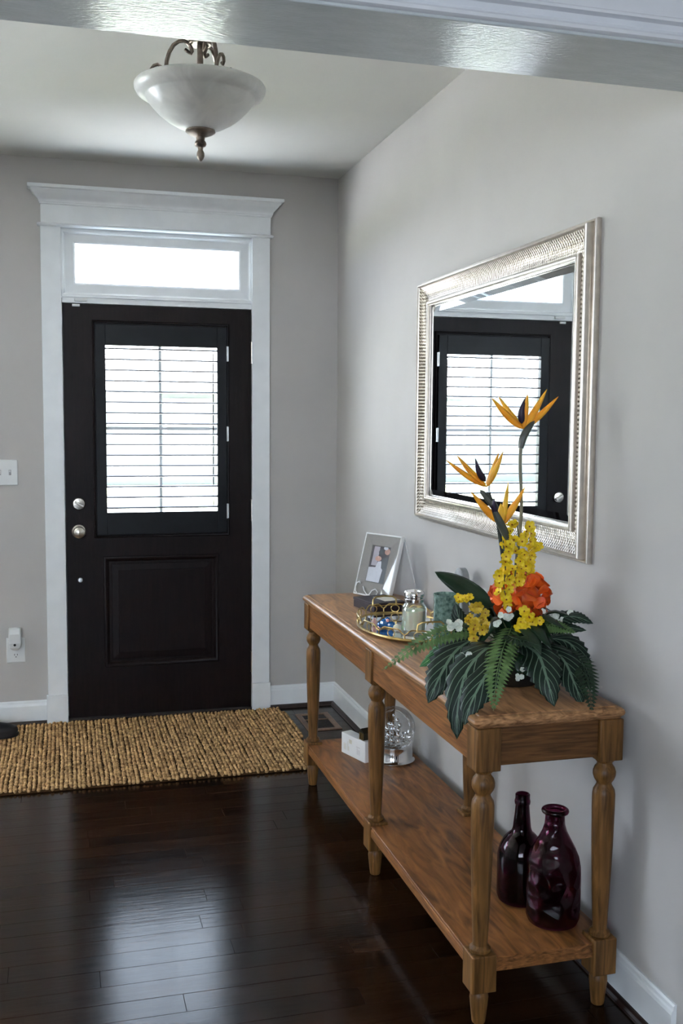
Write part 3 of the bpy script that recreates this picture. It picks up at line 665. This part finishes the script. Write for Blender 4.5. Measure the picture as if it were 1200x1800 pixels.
# ------------------------------------------------------------------ dark box
ang = math.atan2(-.982, .187)
bx = tag(empty('keepsake_box', (1.076, -1.582, TB), math.atan2(.187, .982)), 'flat plum-black box between the picture frame and the tray', 'box')
MB().box(0, .130, 0, .168, 0, .027).build('base', 'boxd', bx, bevel=.0015)
MB().box(-.0015, .1315, -.0015, .1695, .0275, .037).build('lid', 'boxd', bx, bevel=.0015)
MB().box(.060, .126, .03, .125, .0371, .0379).build('photo_card', 'card', bx)
MB().box(-.0019, .1319, -.0019, -.0014, .026, .0295).build('gold_edging', 'brass', bx)

# ------------------------------------------------------------------ oval vanity tray
TCX, TCY, TA, TBb = 1.098, -1.872, .155, .245
tray = tag(empty('vanity_tray', (TCX, TCY, TB)), 'oval brass wire tray with a mirrored base on the console table', 'tray')
def ov(k, z, n=72, w_=1.0): a = 2*PI*k/n; return (TA*w_*math.cos(a), TBb*w_*math.sin(a), z)
n = 72
MB().loops([[ov(k, .008, n, .975) for k in range(n)], [ov(k, .011, n, .975) for k in range(n)]]).build('mirror_base', 'mirror', tray)
MB().tube([ov(k, .010) for k in range(n)], .0052, 8, closed=True).build('base_rim', 'brass', tray, smooth=True)
rim = []
for k in range(144):
    a = k/144*12; s_ = a % 1; z = .040+.0; z = .043 if .25 < s_ < .75 else (.043-.016*math.cos((s_ if s_ <= .25 else 1-s_)*PI*2)**2)
    rim.append(ov(k, z, 144, 1.01))
MB().tube(rim, .0024, 6, closed=True).build('gallery_wire', 'brass', tray, smooth=True)
for k in range(12):
    p0 = ov(k*6+0, .012); p1 = ov(k*6+0, .029, w_=1.01)
    MB().tube([p0, p1], .0026, 6).build('post', 'brass', tray, smooth=True)
    a = 2*PI*(k*6)/72; tg = V((-TA*math.sin(a), TBb*math.cos(a), 0)).normalized(); c0 = V(ov(k*6+3, .0265, w_=1.005)); a3 = 2*PI*(k*6+3)/72; tg = V((-TA*math.sin(a3), TBb*math.cos(a3), 0)).normalized()
    MB().tube([c0+tg*(.0145*math.cos(q*PI/8))+V((0, 0, .0125*math.sin(q*PI/8))) for q in range(16)], .0018, 5, closed=True).build('filigree_ring', 'brass', tray, smooth=True)
for y in (-1, 1):
    MB().tube([(x*.045, y*TBb*1.0*math.sqrt(1-(x*.045/TA)**2)*1.01, z) for x, z in ((-1, .04), (-.95, .062), (-.7, .07), (0, .072), (.7, .07), (.95, .062), (1, .04))], .003, 8).build('handle', 'brass', tray, smooth=True)
for k in range(4):
    p = ov(9+18*k, 0, w_=.9); MB().lathe([(.006, 0), (.007, .004), (.004, .008)], p, 12).build('foot', 'brass', tray)
ZT = TB+.0115
# candle jar
t = tag(empty('candle_jar', (1.090, -1.975, ZT)), 'cream candle in a clear glass jar with a silver lid on the tray', 'candle')
MB().lathe([(.0, .0), (.038, .0), (.0405, .003), (.041, .012), (.041, .078), (.039, .086), (.034, .093), (.031, .096), (.031, .100), (.029, .100), (.029, .096), (.036, .086), (.0385, .078), (.0385, .012), (.036, .008), (.0, .008)], seg=36, cap=False).build('glass_jar', 'jarglass', t, smooth=True)
MB().lathe([(.0, .0085), (.036, .0085), (.038, .012), (.038, .072), (.036, .074), (.0, .073)], seg=36, cap=False).build('wax', 'wax', t, smooth=True)
MB().tube([(0, 0, .073), (.001, 0, .084)], .0008, 5).build('wick', 'dark', t)
o = MB().lathe([(.0, .101), (.033, .101), (.0335, .110), (.031, .112), (.031, .118), (.0335, .121), (.0335, .132), (.030, .137), (.020, .140), (.0, .141)], seg=36, cap=False).build('lid', 'chrome', t, smooth=True)
# green candle
t = tag(empty('green_candle', (1.186, -2.018, ZT)), 'sea-green textured glass candle beside the flower arrangement', 'candle')
MB().lathe([(.0, .0), (.039, .0), (.0415, .004), (.042, .02), (.042, .122), (.0435, .126), (.0435, .130), (.0405, .130), (.0395, .125), (.0395, .100), (.0, .100)], seg=36, cap=False).build('glass_cup', 'greenglass', t, smooth=True)
MB().lathe([(.0, .1005), (.0393, .1005), (.0393, .108), (.0, .107)], seg=30, cap=False).build('wax', 'wax', t, smooth=True)
# trinkets on the tray
t = tag(empty('blue_trinket', (1.015, -1.900, ZT)), 'glossy blue glazed trinket lying in the tray', 'trinket')
mb = MB()
for (x, y, z, r, s_) in ((0, 0, .018, .018, 1.3), (.016, -.018, .014, .014, 1.2), (-.012, .014, .012, .012, 1.2), (.006, -.004, .030, .010, 1.4)):
    mb.lathe([(r*math.sin(PI*k/6)*(1 if k not in (0, 6) else .05), r*.9*-math.cos(PI*k/6)) for k in range(7)], (x, y, z), 8)
o = mb.build('glazed_lump', 'bluestone', t)
MB().lathe([(.004, .0), (.006, .006), (.003, .010)], (.002, -.02, .026), 8).build('pale_bead', 'pink', t, smooth=True)
t = tag(empty('pink_shell', (.995, -1.845, ZT)), 'small pink shell at the left end of the tray', 'shell')
MB().lathe([(.001, 0), (.008, .002), (.011, .009), (.009, .017), (.005, .023), (.001, .026)], seg=12).build('shell_body', 'pink', t, smooth=True)
for k in range(5): a = k*2*PI/5; MB().tube([(.0085*math.cos(a), .0085*math.sin(a), .003), (.0112*math.cos(a), .0112*math.sin(a), .009), (.0055*math.cos(a), .0055*math.sin(a), .023)], .0013, 5).build('shell_rib', 'card', t)
t = tag(empty('glass_pebble', (1.040, -1.955, ZT)), 'pale white glass pebble next to the candle jar', 'pebble')
MB().lathe([(.002, 0), (.012, .003), (.016, .010), (.013, .019), (.006, .024), (.001, .025)], seg=14).build('pebble_body', 'wpetal', t, smooth=True)
# grey arched plaque
t = tag(empty('arched_plaque', (1.306, -1.850, TB)), 'grey stone plaque with a rounded top near the wall behind the flowers', 'plaque')
def arch(w_, h_, x): return [(x, -w_/2, 0), (x, w_/2, 0)] + [(x, w_/2*math.cos(PI*k/14), h_-w_/2+w_/2*math.sin(PI*k/14)) for k in range(15)]
MB().loops([arch(.072, .196, -.013), arch(.078, .20, -.010), arch(.078, .20, .012), arch(.074, .197, .0135)]).build('slab', 'stone', t, smooth=True)
MB().box(-.015, .0145, -.045, .045, 0, .012).build('base', 'stone', t, bevel=.002)

# ------------------------------------------------------------------ things on the lower shelf
ZS = SZ
A0, B0 = V((1.036, -1.292, ZS)), V((1.086, -1.449, ZS)); dl = (B0-A0); LN = dl.length
sg = tag(empty('block_sign', A0, math.atan2(dl.y, dl.x)), 'white wooden block sign with faint lettering on the lower shelf', 'sign')
MB().box(0, LN, 0, .045, 0, .082).build('block', 'white', sg, bevel=.002)
for x0, z0, z1, m in ((.018, .018, .045, 'gold'), (.024, .018, .040, 'gold'), (.031, .018, .045, 'gold'), (.045, .018, .056, 'gold'), (.052, .018, .036, 'gold'), (.110, .020, .046, 'faintprint'), (.118, .020, .040, 'faintprint'), (.126, .020, .040, 'faintprint')):
    MB().box(x0, x0+.0028, -.0006, 0, z0, z1).build('letter_stroke', m, sg)
MB().box(.106, .130, -.0006, 0, .048, .051).build('letter_stroke', 'faintprint', sg)
MB().box(.055, .074, -.0006, 0, .050, .066).build('gold_patch', 'gold', sg)
hs_ = tag(empty('toy_house', A0+dl*.79+V((0, 0, .0823)), math.atan2(dl.y, dl.x)), 'tiny dark metal house standing on the white block sign', 'figurine')
MB().prism([(-.014, 0), (.014, 0), (.014, .028), (0, .040), (-.014, .028)], lambda p: (p[0], .008, p[1]), lambda p: (p[0], .036, p[1])).build('body', 'house', hs_)
for s_ in (-1, 1): MB().prism([(0, .041), (s_*.019, .0255), (s_*.019, .0285), (0, .0445)], lambda p: (p[0], .004, p[1]), lambda p: (p[0], .040, p[1])).build('roof_panel', 'house', hs_)
for x in (-.011, 0, .011): MB().box(x-.0015, x+.0015, .0045, .008, 0, .028).build('porch_post', 'brass', hs_)
# globe
gl = tag(empty('glass_globe', (1.205, -1.435, ZS)), 'clear glass dome on a polished silver base on the lower shelf', 'globe ornament')
MB().lathe([(.0, .0005), (.079, .0005), (.083, .003), (.083, .006), (.078, .009), (.074, .014), (.0735, .045), (.072, .054), (.074, .060), (.073, .066), (.066, .072), (.062, .073), (.0, .072)], seg=48, cap=False).build('silver_base', 'chrome', gl, smooth=True)
dome = [(.060, .074), (.068, .078), (.073, .083), (.070, .090)] + [(.083*math.cos(a), .128+.083*math.sin(a)) for a in [math.radians(-25+k*115/14) for k in range(15)]]
dome[-1] = (.0005, .211)
o = MB().lathe(dome, seg=48, cap=False).build('glass_dome', 'clear', gl, smooth=True)
rr = random.Random(5); orb = MB().lathe([(max(.0005, .011*math.sin(PI*k/8)), -.011*math.cos(PI*k/8)) for k in range(9)], seg=12, cap=False).build('silver_bead', 'chrome', gl, smooth=True)
orb.location = (0, 0, .084); pts = [V((0, 0, .084))]
while len(pts) < 26:
    a = rr.uniform(0, 2*PI); q = V((rr.uniform(0, .05)*math.cos(a), 0, 0)); r_ = rr.uniform(0, .052); z = rr.uniform(.084, .085+.10*(1-r_/.056)); q = V((r_*math.cos(a), r_*math.sin(a), z))
    if all((q-p).length > .019 for p in pts):
        pts.append(q); b = bpy.data.objects.new('silver_bead', orb.data); COL.objects.link(b); b.parent = gl; b.location = q; s_ = rr.uniform(.6, 1); b.scale = (s_, s_, s_)
# purple bottles
def bottle(name, c, prof, mat_, label, th=.004):
    t = tag(empty(name, (c[0], c[1], ZS)), label, 'bottle', 'purple glass bottles')
    inn = [(max(r-th, .001), z) for r, z in prof if z > .008]; inn = [(inn[0][0]*.8, .009)] + inn
    pr_ = [(.0005, .0006)]+prof+[(prof[-1][0]-th, prof[-1][1])]+inn[::-1]+[(.0005, .008)]
    MB().lathe(pr_, seg=48, cap=False).build('bottle_body', mat_, t, smooth=True); return t
t = bottle('demijohn_bottle', (1.205, -2.765), [(.052, .0006), (.064, .006), (.0695, .020), (.0705, .060), (.0705, .120), (.069, .155), (.064, .180), (.054, .204), (.042, .226), (.032, .246), (.0265, .264), (.025, .282), (.025, .298)], 'purple_d', 'squat purple dimpled glass bottle with a rolled lip, nearest the table end')
MB().tube([(.029*math.cos(2*PI*k/32), .029*math.sin(2*PI*k/32), .300) for k in range(32)], .0068, 10, closed=True).build('rolled_lip', 'purple', t, smooth=True)
t = bottle('tall_bottle', (1.177, -2.630), [(.052, .0006), (.061, .006), (.065, .018), (.0655, .100), (.065, .128), (.060, .152), (.050, .172), (.037, .186), (.028, .194), (.0245, .206), (.0205, .245), (.0185, .270)], 'purple', 'tall dark purple glass bottle with a slim neck, behind the squat one')
MB().lathe([(.0188, .269), (.0208, .271), (.0218, .278), (.0208, .283), (.0198, .286), (.0200, .297), (.0175, .300), (.0135, .300), (.0135, .269)], seg=28, cap=False).build('neck_collar', 'purple', t, smooth=True)

# ------------------------------------------------------------------ flower arrangement
AC = V((1.15, -2.60, TB))
fa = tag(empty('flower_arrangement', AC), 'tropical artificial flower arrangement with birds of paradise on the table end', 'flower arrangement')
def A(px, py, Y): return at(px, py, Y) - AC
def crom(pts, n):
    pts = [V(p) for p in pts]; P = [pts[0]*2-pts[1]] + pts + [pts[-1]*2-pts[-2]]; out = []
    m = len(pts)-1
    for k in range(n+1):
        t = k/n*m; i = min(int(t), m-1); t -= i; a, b, c, d = P[i:i+4]
        out.append(.5*((2*b)+(c-a)*t+(2*a-5*b+4*c-d)*t*t+(3*b-a-3*c+d)*t**3))
    return out
TOCAM = (CAM_P - AC).normalized()
def leaf_geo(pts, width, up=None, fold=.15, nseg=14, nw=4, serr=0, pk=.4, droop=0):
    up = V(up) if up is not None else V((TOCAM.x*.8, TOCAM.y*.8, .7)); C = crom(pts, nseg); mb = MB(); mb.uv = []
    def wp(t): return (math.sin(PI*min(1, max(0, t))**(math.log(.5)/math.log(pk))))**.75
    for k, p in enumerate(C):
        t = k/nseg; tg = (C[min(k+1, nseg)]-C[max(k-1, 0)]).normalized(); sd = tg.cross(up).normalized(); nn = sd.cross(tg).normalized()
        hw0 = hw = max(.0006, width*.5*wp(t))
        if serr: hw *= 1-serr*(k % 2)
        for j in range(nw+1):
            u = j/nw*2-1; mb.v.append(tuple(p+sd*(u*hw)+nn*(-fold*abs(u)*hw - droop*u*u*hw)))
            mb.uv.append((u*hw/hw0*.5+.5, t))
    W = nw+1
    for k in range(nseg):
        for j in range(nw): mb.f.append((k*W+j, k*W+j+1, (k+1)*W+j+1, (k+1)*W+j)); mb.fm.append(0)
    return mb
def leaf(name, mat_, pts, width, parent=None, **kw):
    o = leaf_geo(pts, width, **kw).build(name, mat_, parent or fa)
    for p in o.data.polygons: p.use_smooth = True
    m = o.modifiers.new('thick', 'SOLIDIFY'); m.thickness = .0006
    return o
# pot
MB().lathe([(.0, .0), (.070, .0), (.078, .006), (.092, .045), (.098, .075), (.100, .082), (.094, .082), (.088, .070), (.0, .070)], seg=36, cap=False).build('pot', 'pot', fa, smooth=True)
MB().lathe([(.090, .066), (.075, .088), (.045, .100), (.001, .105)], seg=24, cap=False).build('moss', 'moss', fa, smooth=True)
CB = V((0, 0, .09))
# big dark leaf
leaf('broad_leaf', 'broad', [A(915, 1105, -2.58), A(878, 1088, -2.54), A(838, 1046, -2.48), A(800, 1021, -2.43), A(764, 1005, -2.40)], .060, up=(-.55, -.45, .8), fold=.3, pk=.62, nseg=18, nw=6)
# zebra leaves
Z = lambda pts, w_, m='zebra', **kw: leaf('zebra_leaf', m, pts, w_, serr=.19, nseg=24, **kw)
Z([A(838, 1118, -2.60), A(800, 1145, -2.66), A(772, 1190, -2.70), A(752, 1236, -2.71)], .105)
Z([V((-.03, -.03, .10)), V((-.13, -.13, .125)), V((-.212, -.195, .085)), V((-.245, -.222, .005)), V((-.250, -.232, -.072))], .100)
Z([V((-.02, -.05, .10)), V((-.10, -.15, .12)), V((-.178, -.225, .075)), V((-.222, -.250, .022)), V((-.242, -.258, -.03))], .095)
Z([A(825, 1120, -2.6), A(785, 1138, -2.60), A(737, 1172, -2.58)], .065, 'zebra_b')
Z([A(915, 1130, -2.66), A(945, 1150, -2.76), A(960, 1190, -2.83), A(974, 1242, -2.862)], .105)
Z([A(955, 1130, -2.66), A(990, 1160, -2.74), A(1008, 1198, -2.80), A(1024, 1240, -2.845)], .085)
Z([A(830, 1125, -2.6), A(818, 1110, -2.57), A(806, 1085, -2.55), A(800, 1060, -2.54)], .060)
Z([A(945, 1100, -2.62), A(985, 1085, -2.66), A(1015, 1085, -2.71), A(1042, 1096, -2.745)], .050, 'zebra')
Z([A(950, 1108, -2.62), A(985, 1102, -2.68), A(1030, 1108, -2.745)], .045, 'zebra')
Z([A(960, 1120, -2.6), A(1000, 1130, -2.66), A(1022, 1165, -2.72), A(1038, 1215, -2.79)], .07, 'zebra')
# dark filler foliage
rf = random.Random(21)
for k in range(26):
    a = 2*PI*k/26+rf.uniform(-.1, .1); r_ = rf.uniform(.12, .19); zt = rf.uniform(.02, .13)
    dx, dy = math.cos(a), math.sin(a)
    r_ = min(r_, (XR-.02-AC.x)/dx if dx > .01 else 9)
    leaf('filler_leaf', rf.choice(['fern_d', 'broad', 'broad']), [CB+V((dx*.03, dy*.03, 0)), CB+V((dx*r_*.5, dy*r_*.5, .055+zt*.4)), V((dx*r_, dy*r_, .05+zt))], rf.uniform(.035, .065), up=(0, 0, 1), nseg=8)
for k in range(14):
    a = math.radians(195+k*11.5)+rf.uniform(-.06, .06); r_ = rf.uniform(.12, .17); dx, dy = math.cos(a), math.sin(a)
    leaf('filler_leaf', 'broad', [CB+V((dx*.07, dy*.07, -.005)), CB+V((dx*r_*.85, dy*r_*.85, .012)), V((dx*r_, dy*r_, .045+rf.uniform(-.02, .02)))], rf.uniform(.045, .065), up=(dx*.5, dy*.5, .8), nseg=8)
def fern(pts, w_, mat_='fern', n=24, up=None):
    C = crom(pts, n*2); up = V(up) if up else V((TOCAM.x*.6, TOCAM.y*.6, .8)); mb = MB(); mb.tube(C, [.0018*(1-.6*i/len(C)) for i in range(len(C))], 5)
    for k in range(2, n*2, 1):
        t = k/(n*2); p = C[k]; tg = (C[min(k+1, n*2)]-C[k-1]).normalized(); sd = tg.cross(up).normalized(); nn = sd.cross(tg)
        ln = w_*(math.sin(PI*min(1, .12+t*.88)**.75))**.8
        for s_ in ((-1, 1) if k % 2 == 0 else ()):
            d = (sd*s_+tg*.5).normalized(); q = d*ln; wv = tg*(ln*.13+.005)
            a, b, c, e = p, p+q*.45+wv-nn*ln*.03, p+q-nn*ln*.15, p+q*.45-wv*.8-nn*ln*.03
            mb.add([a, b, c, e], [(0, 1, 2, 3)])
    o = mb.build('fern_frond', mat_, fa); return o
fern([A(860, 1108, -2.6), A(800, 1108, -2.62), A(735, 1132, -2.62), A(672, 1178, -2.60)], .042, 'fern', 26)
fern([A(900, 1100, -2.66), A(884, 1140, -2.76), A(872, 1190, -2.84), A(867, 1249, -2.885)], .046, 'fern', 24)
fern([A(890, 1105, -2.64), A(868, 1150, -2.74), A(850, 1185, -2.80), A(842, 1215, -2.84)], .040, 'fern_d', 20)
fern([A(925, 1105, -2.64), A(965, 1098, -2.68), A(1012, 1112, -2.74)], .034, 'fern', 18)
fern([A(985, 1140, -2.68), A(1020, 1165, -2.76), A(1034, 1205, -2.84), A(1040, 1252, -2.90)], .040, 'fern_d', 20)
fern([A(890, 1115, -2.68), A(905, 1122, -2.76), A(950, 1135, -2.80)], .030, 'fern_d', 16)

# birds of paradise
def bird(base, tips, petal, spathe, stem, stem_mat='stem', r=.0042):
    b0 = A(*base); pts = crom([A(*p) for p in stem], 16)
    st_ = MB().tube(pts, r, 8).build('bird_of_paradise', stem_mat, fa, smooth=True)
    sp = crom([A(*p) for p in spathe], 10); MB().tube(sp, [.0038+.0072*math.sin(PI*min(1, (i+1.5)/11.5))**.8 if i < 10 else .001 for i in range(11)], 8).build('spathe', 'spathe', st_, smooth=True)
    for i, (tx, ty, Y, w_) in enumerate(tips):
        tp = A(tx, ty, Y); md = b0.lerp(tp, .5)+V((0, 0, -.004)); dr = (tp-b0).normalized()
        leaf('sepal', 'orange' if i % 2 == 0 else 'amber', [b0, md, tp], w_, st_, up=TOCAM, fold=.5, nseg=12, nw=2, pk=.38)
    if petal: leaf('petal', 'indigo', [A(*p) for p in petal[0]], petal[1], st_, up=TOCAM, fold=.4, nseg=10, nw=2, pk=.3)
bird((919, 754, -2.62), [(864, 700, -2.63, .019), (876, 697, -2.60, .017), (927, 692, -2.64, .016), (961, 684, -2.62, .018), (981, 697, -2.60, .018)],
     [[(917, 745, -2.63), (916, 724, -2.635), (923, 699, -2.63)], .018],
     [(915, 788, -2.62), (919, 770, -2.62), (927, 755, -2.62), (939, 740, -2.62)], [(897, 1075, -2.60), (908, 980, -2.61), (916, 900, -2.62), (914, 820, -2.62), (915, 788, -2.62), (918, 765, -2.62)], 'stem_l', .0048)
bird((855, 856, -2.58), [(784, 809, -2.59, .015), (803, 801, -2.57, .017), (876, 796, -2.58, .016), (884, 794, -2.60, .017), (812, 815, -2.60, .010)],
     [[(853, 846, -2.585), (842, 830, -2.59), (835, 806, -2.59)], .017],
     [(876, 908, -2.585), (868, 890, -2.585), (856, 875, -2.58), (843, 861, -2.58)], [(893, 1070, -2.6), (886, 1000, -2.59), (878, 940, -2.585), (872, 905, -2.585), (858, 866, -2.58)], 'stem_d', .0055)
bird((882, 922, -2.66), [(828, 865, -2.66, .020), (893, 848, -2.67, .015), (923, 855, -2.66, .018), (880, 885, -2.665, .024), (902, 882, -2.65, .018)],
     [[(873, 905, -2.665), (868, 892, -2.67), (868, 874, -2.67)], .015],
     [(893, 950, -2.655), (884, 930, -2.66), (873, 908, -2.66), (866, 892, -2.66)], [(895, 1075, -2.61), (894, 1000, -2.64), (892, 955, -2.655), (884, 925, -2.66)], 'stem_d', .0048)

# small blossoms
def blossom_mesh(name, mats, r, n=5, cup=.35, wd=.75):
    mb = MB()
    for k in range(n):
        a = 2*PI*k/n; c, s_ = math.cos(a), math.sin(a); pv = V((c, s_, 0)); sd = V((-s_, c, 0)); hw = r*wd*math.sin(PI/n)*1.5
        P = [pv*r*.08, pv*r*.5+sd*hw*.8+V((0, 0, cup*r*.30)), pv*r*.95+sd*hw*.5+V((0, 0, cup*r*.75)), pv*r*1.05+V((0, 0, cup*r*.62)), pv*r*.95-sd*hw*.5+V((0, 0, cup*r*.75)), pv*r*.5-sd*hw*.8+V((0, 0, cup*r*.30)), pv*r*.55+V((0, 0, cup*r*.12))]
        mb.add(P, [(0, 1, 6), (1, 2, 6), (2, 3, 6), (3, 4, 6), (4, 5, 6), (5, 0, 6)])
    mb.lathe([(r*.16, -r*.1), (r*.16, r*.12), (r*.05, r*.22)], seg=6, mi=1)
    o = mb.build(name, mats, None); me = o.data; bpy.data.objects.remove(o); return me
ym = blossom_mesh('yellow_blossom', ['yellow', 'rust'], .0165, 5, .5); mm = blossom_mesh('mustard_blossom', ['yellow_d', 'rust'], .013, 6, .4); wm = blossom_mesh('white_blossom', ['wpetal', 'card'], .0105, 5, .6, .9)
rb = random.Random(9)
def put(me, name, par, p, sc=1.0, out=None, jit=.5):
    o = bpy.data.objects.new(name, me); COL.objects.link(o); o.parent = par; o.location = p
    d = (V(out) if out is not None else TOCAM) + V((rb.uniform(-jit, jit), rb.uniform(-jit, jit), rb.uniform(-jit, jit)))
    q = d.to_track_quat('Z', 'Y').to_euler(); q.rotate_axis('Z', rb.uniform(0, 6)); o.rotation_euler = q; s_ = sc*rb.uniform(.85, 1.15); o.scale = (s_, s_, s_); return o
def spray(pts, n, wpx, y0, y1, Y):
    st_ = MB().tube(crom([A(*p) for p in pts], 14), .0018, 6).build('orchid_spray', 'stem', fa, smooth=True)
    C = crom([A(*p) for p in pts], 60)
    for k in range(n):
        t = (k+.5)/n; c = C[int(t*60)]; wv = wpx*(.35+.65*math.sin(PI*min(1, .25+.75*(1-t))))
        off = CR*rb.uniform(-wv, wv)+TOCAM*rb.uniform(.0, .018)+V((0, 0, rb.uniform(-.006, .006)))
        put(ym, 'yellow_blossom', st_, c+off, .85, TOCAM+CR*(off.dot(CR)*25), .8)
spray([(900, 1065, -2.63), (905, 1010, -2.65), (912, 960, -2.66), (908, 918, -2.665)], 34, .040, 0, 0, 0)
spray([(893, 1065, -2.66), (885, 1030, -2.68), (888, 1000, -2.685), (884, 950, -2.68)], 18, .022, 0, 0, 0)
spray([(912, 1040, -2.62), (925, 1000, -2.63), (935, 965, -2.64), (930, 945, -2.645)], 13, .020, 0, 0, 0)
# orange bloom: a ball of broad petals
bc = A(916, 1048, -2.62)
core = MB().lathe([(max(.0005, .050*math.sin(PI*k/8)), -.040*math.cos(PI*k/8)) for k in range(9)], seg=16, cap=False).build('orange_bloom', 'redor', fa, smooth=True); core.location = bc; core.scale = (1.05, 1.0, .95)
pmh = leaf_geo([V((0, 0, 0)), V((0, .022, .007)), V((0, .042, .002))], .046, up=(0, 0, 1), fold=-.15, nseg=6, nw=4, pk=.6)
po = pmh.build('petal', 'redor', None); pme = po.data; bpy.data.objects.remove(po)
for p in pme.polygons: p.use_smooth = True
for k in range(64):
    ph_ = math.acos(1-2*(k+.5)/64); th = PI*(1+5**.5)*k; d = V((math.sin(ph_)*math.cos(th), math.sin(ph_)*math.sin(th), math.cos(ph_)))
    if d.z < -.75: continue
    o = bpy.data.objects.new('petal', pme); COL.objects.link(o); o.parent = core
    o.location = V((d.x*.050, d.y*.050, d.z*.040)); tn = (V((rb.uniform(-1, 1), rb.uniform(-1, 1), rb.uniform(-1, 1)))); tn = (tn-d*tn.dot(d)).normalized(); yv = (tn*.75+d*.65).normalized(); zv = (d-yv*d.dot(yv)).normalized(); xv = yv.cross(zv)
    o.rotation_euler = Matrix((xv, yv, zv)).transposed().to_euler(); s_ = rb.uniform(.8, 1.1); o.scale = (s_, s_, s_)
def cluster(name, me, part, c, n, spread, sc=1, mat_='stem'):
    st_ = MB().tube([CB, (CB+A(*c))*.5+V((0, 0, .01)), A(*c)-TOCAM*.01], .0016, 5).build(name, mat_, fa)
    for k in range(n):
        put(me, part, st_, A(*c)+CR*rb.uniform(-spread, spread)+CU*rb.uniform(-spread, spread)*.9+TOCAM*rb.uniform(0, .012), sc)
cluster('yellow_sprig', ym, 'yellow_blossom', (935, 1088, -2.70), 9, .024, .85)
cluster('yellow_sprig', ym, 'yellow_blossom', (915, 1098, -2.70), 4, .018, .8)
cluster('mustard_sprig', mm, 'mustard_blossom', (838, 1078, -2.62), 10, .024, 1)
cluster('mustard_sprig', mm, 'mustard_blossom', (848, 1108, -2.66), 9, .024, 1)
cluster('mustard_sprig', ym, 'yellow_blossom', (812, 1055, -2.58), 7, .024, .6)
cluster('white_sprig', wm, 'white_blossom', (880, 1085, -2.70), 8, .026, .8)
cluster('white_sprig', wm, 'white_blossom', (796, 1095, -2.62), 6, .018, 1)
cluster('white_sprig', wm, 'white_blossom', (984, 1085, -2.66), 8, .030, .8)
cluster('white_sprig', wm, 'white_blossom', (818, 1158, -2.74), 4, .012, .9)
cluster('white_sprig', wm, 'white_blossom', (918, 1185, -2.76), 4, .016, .6)
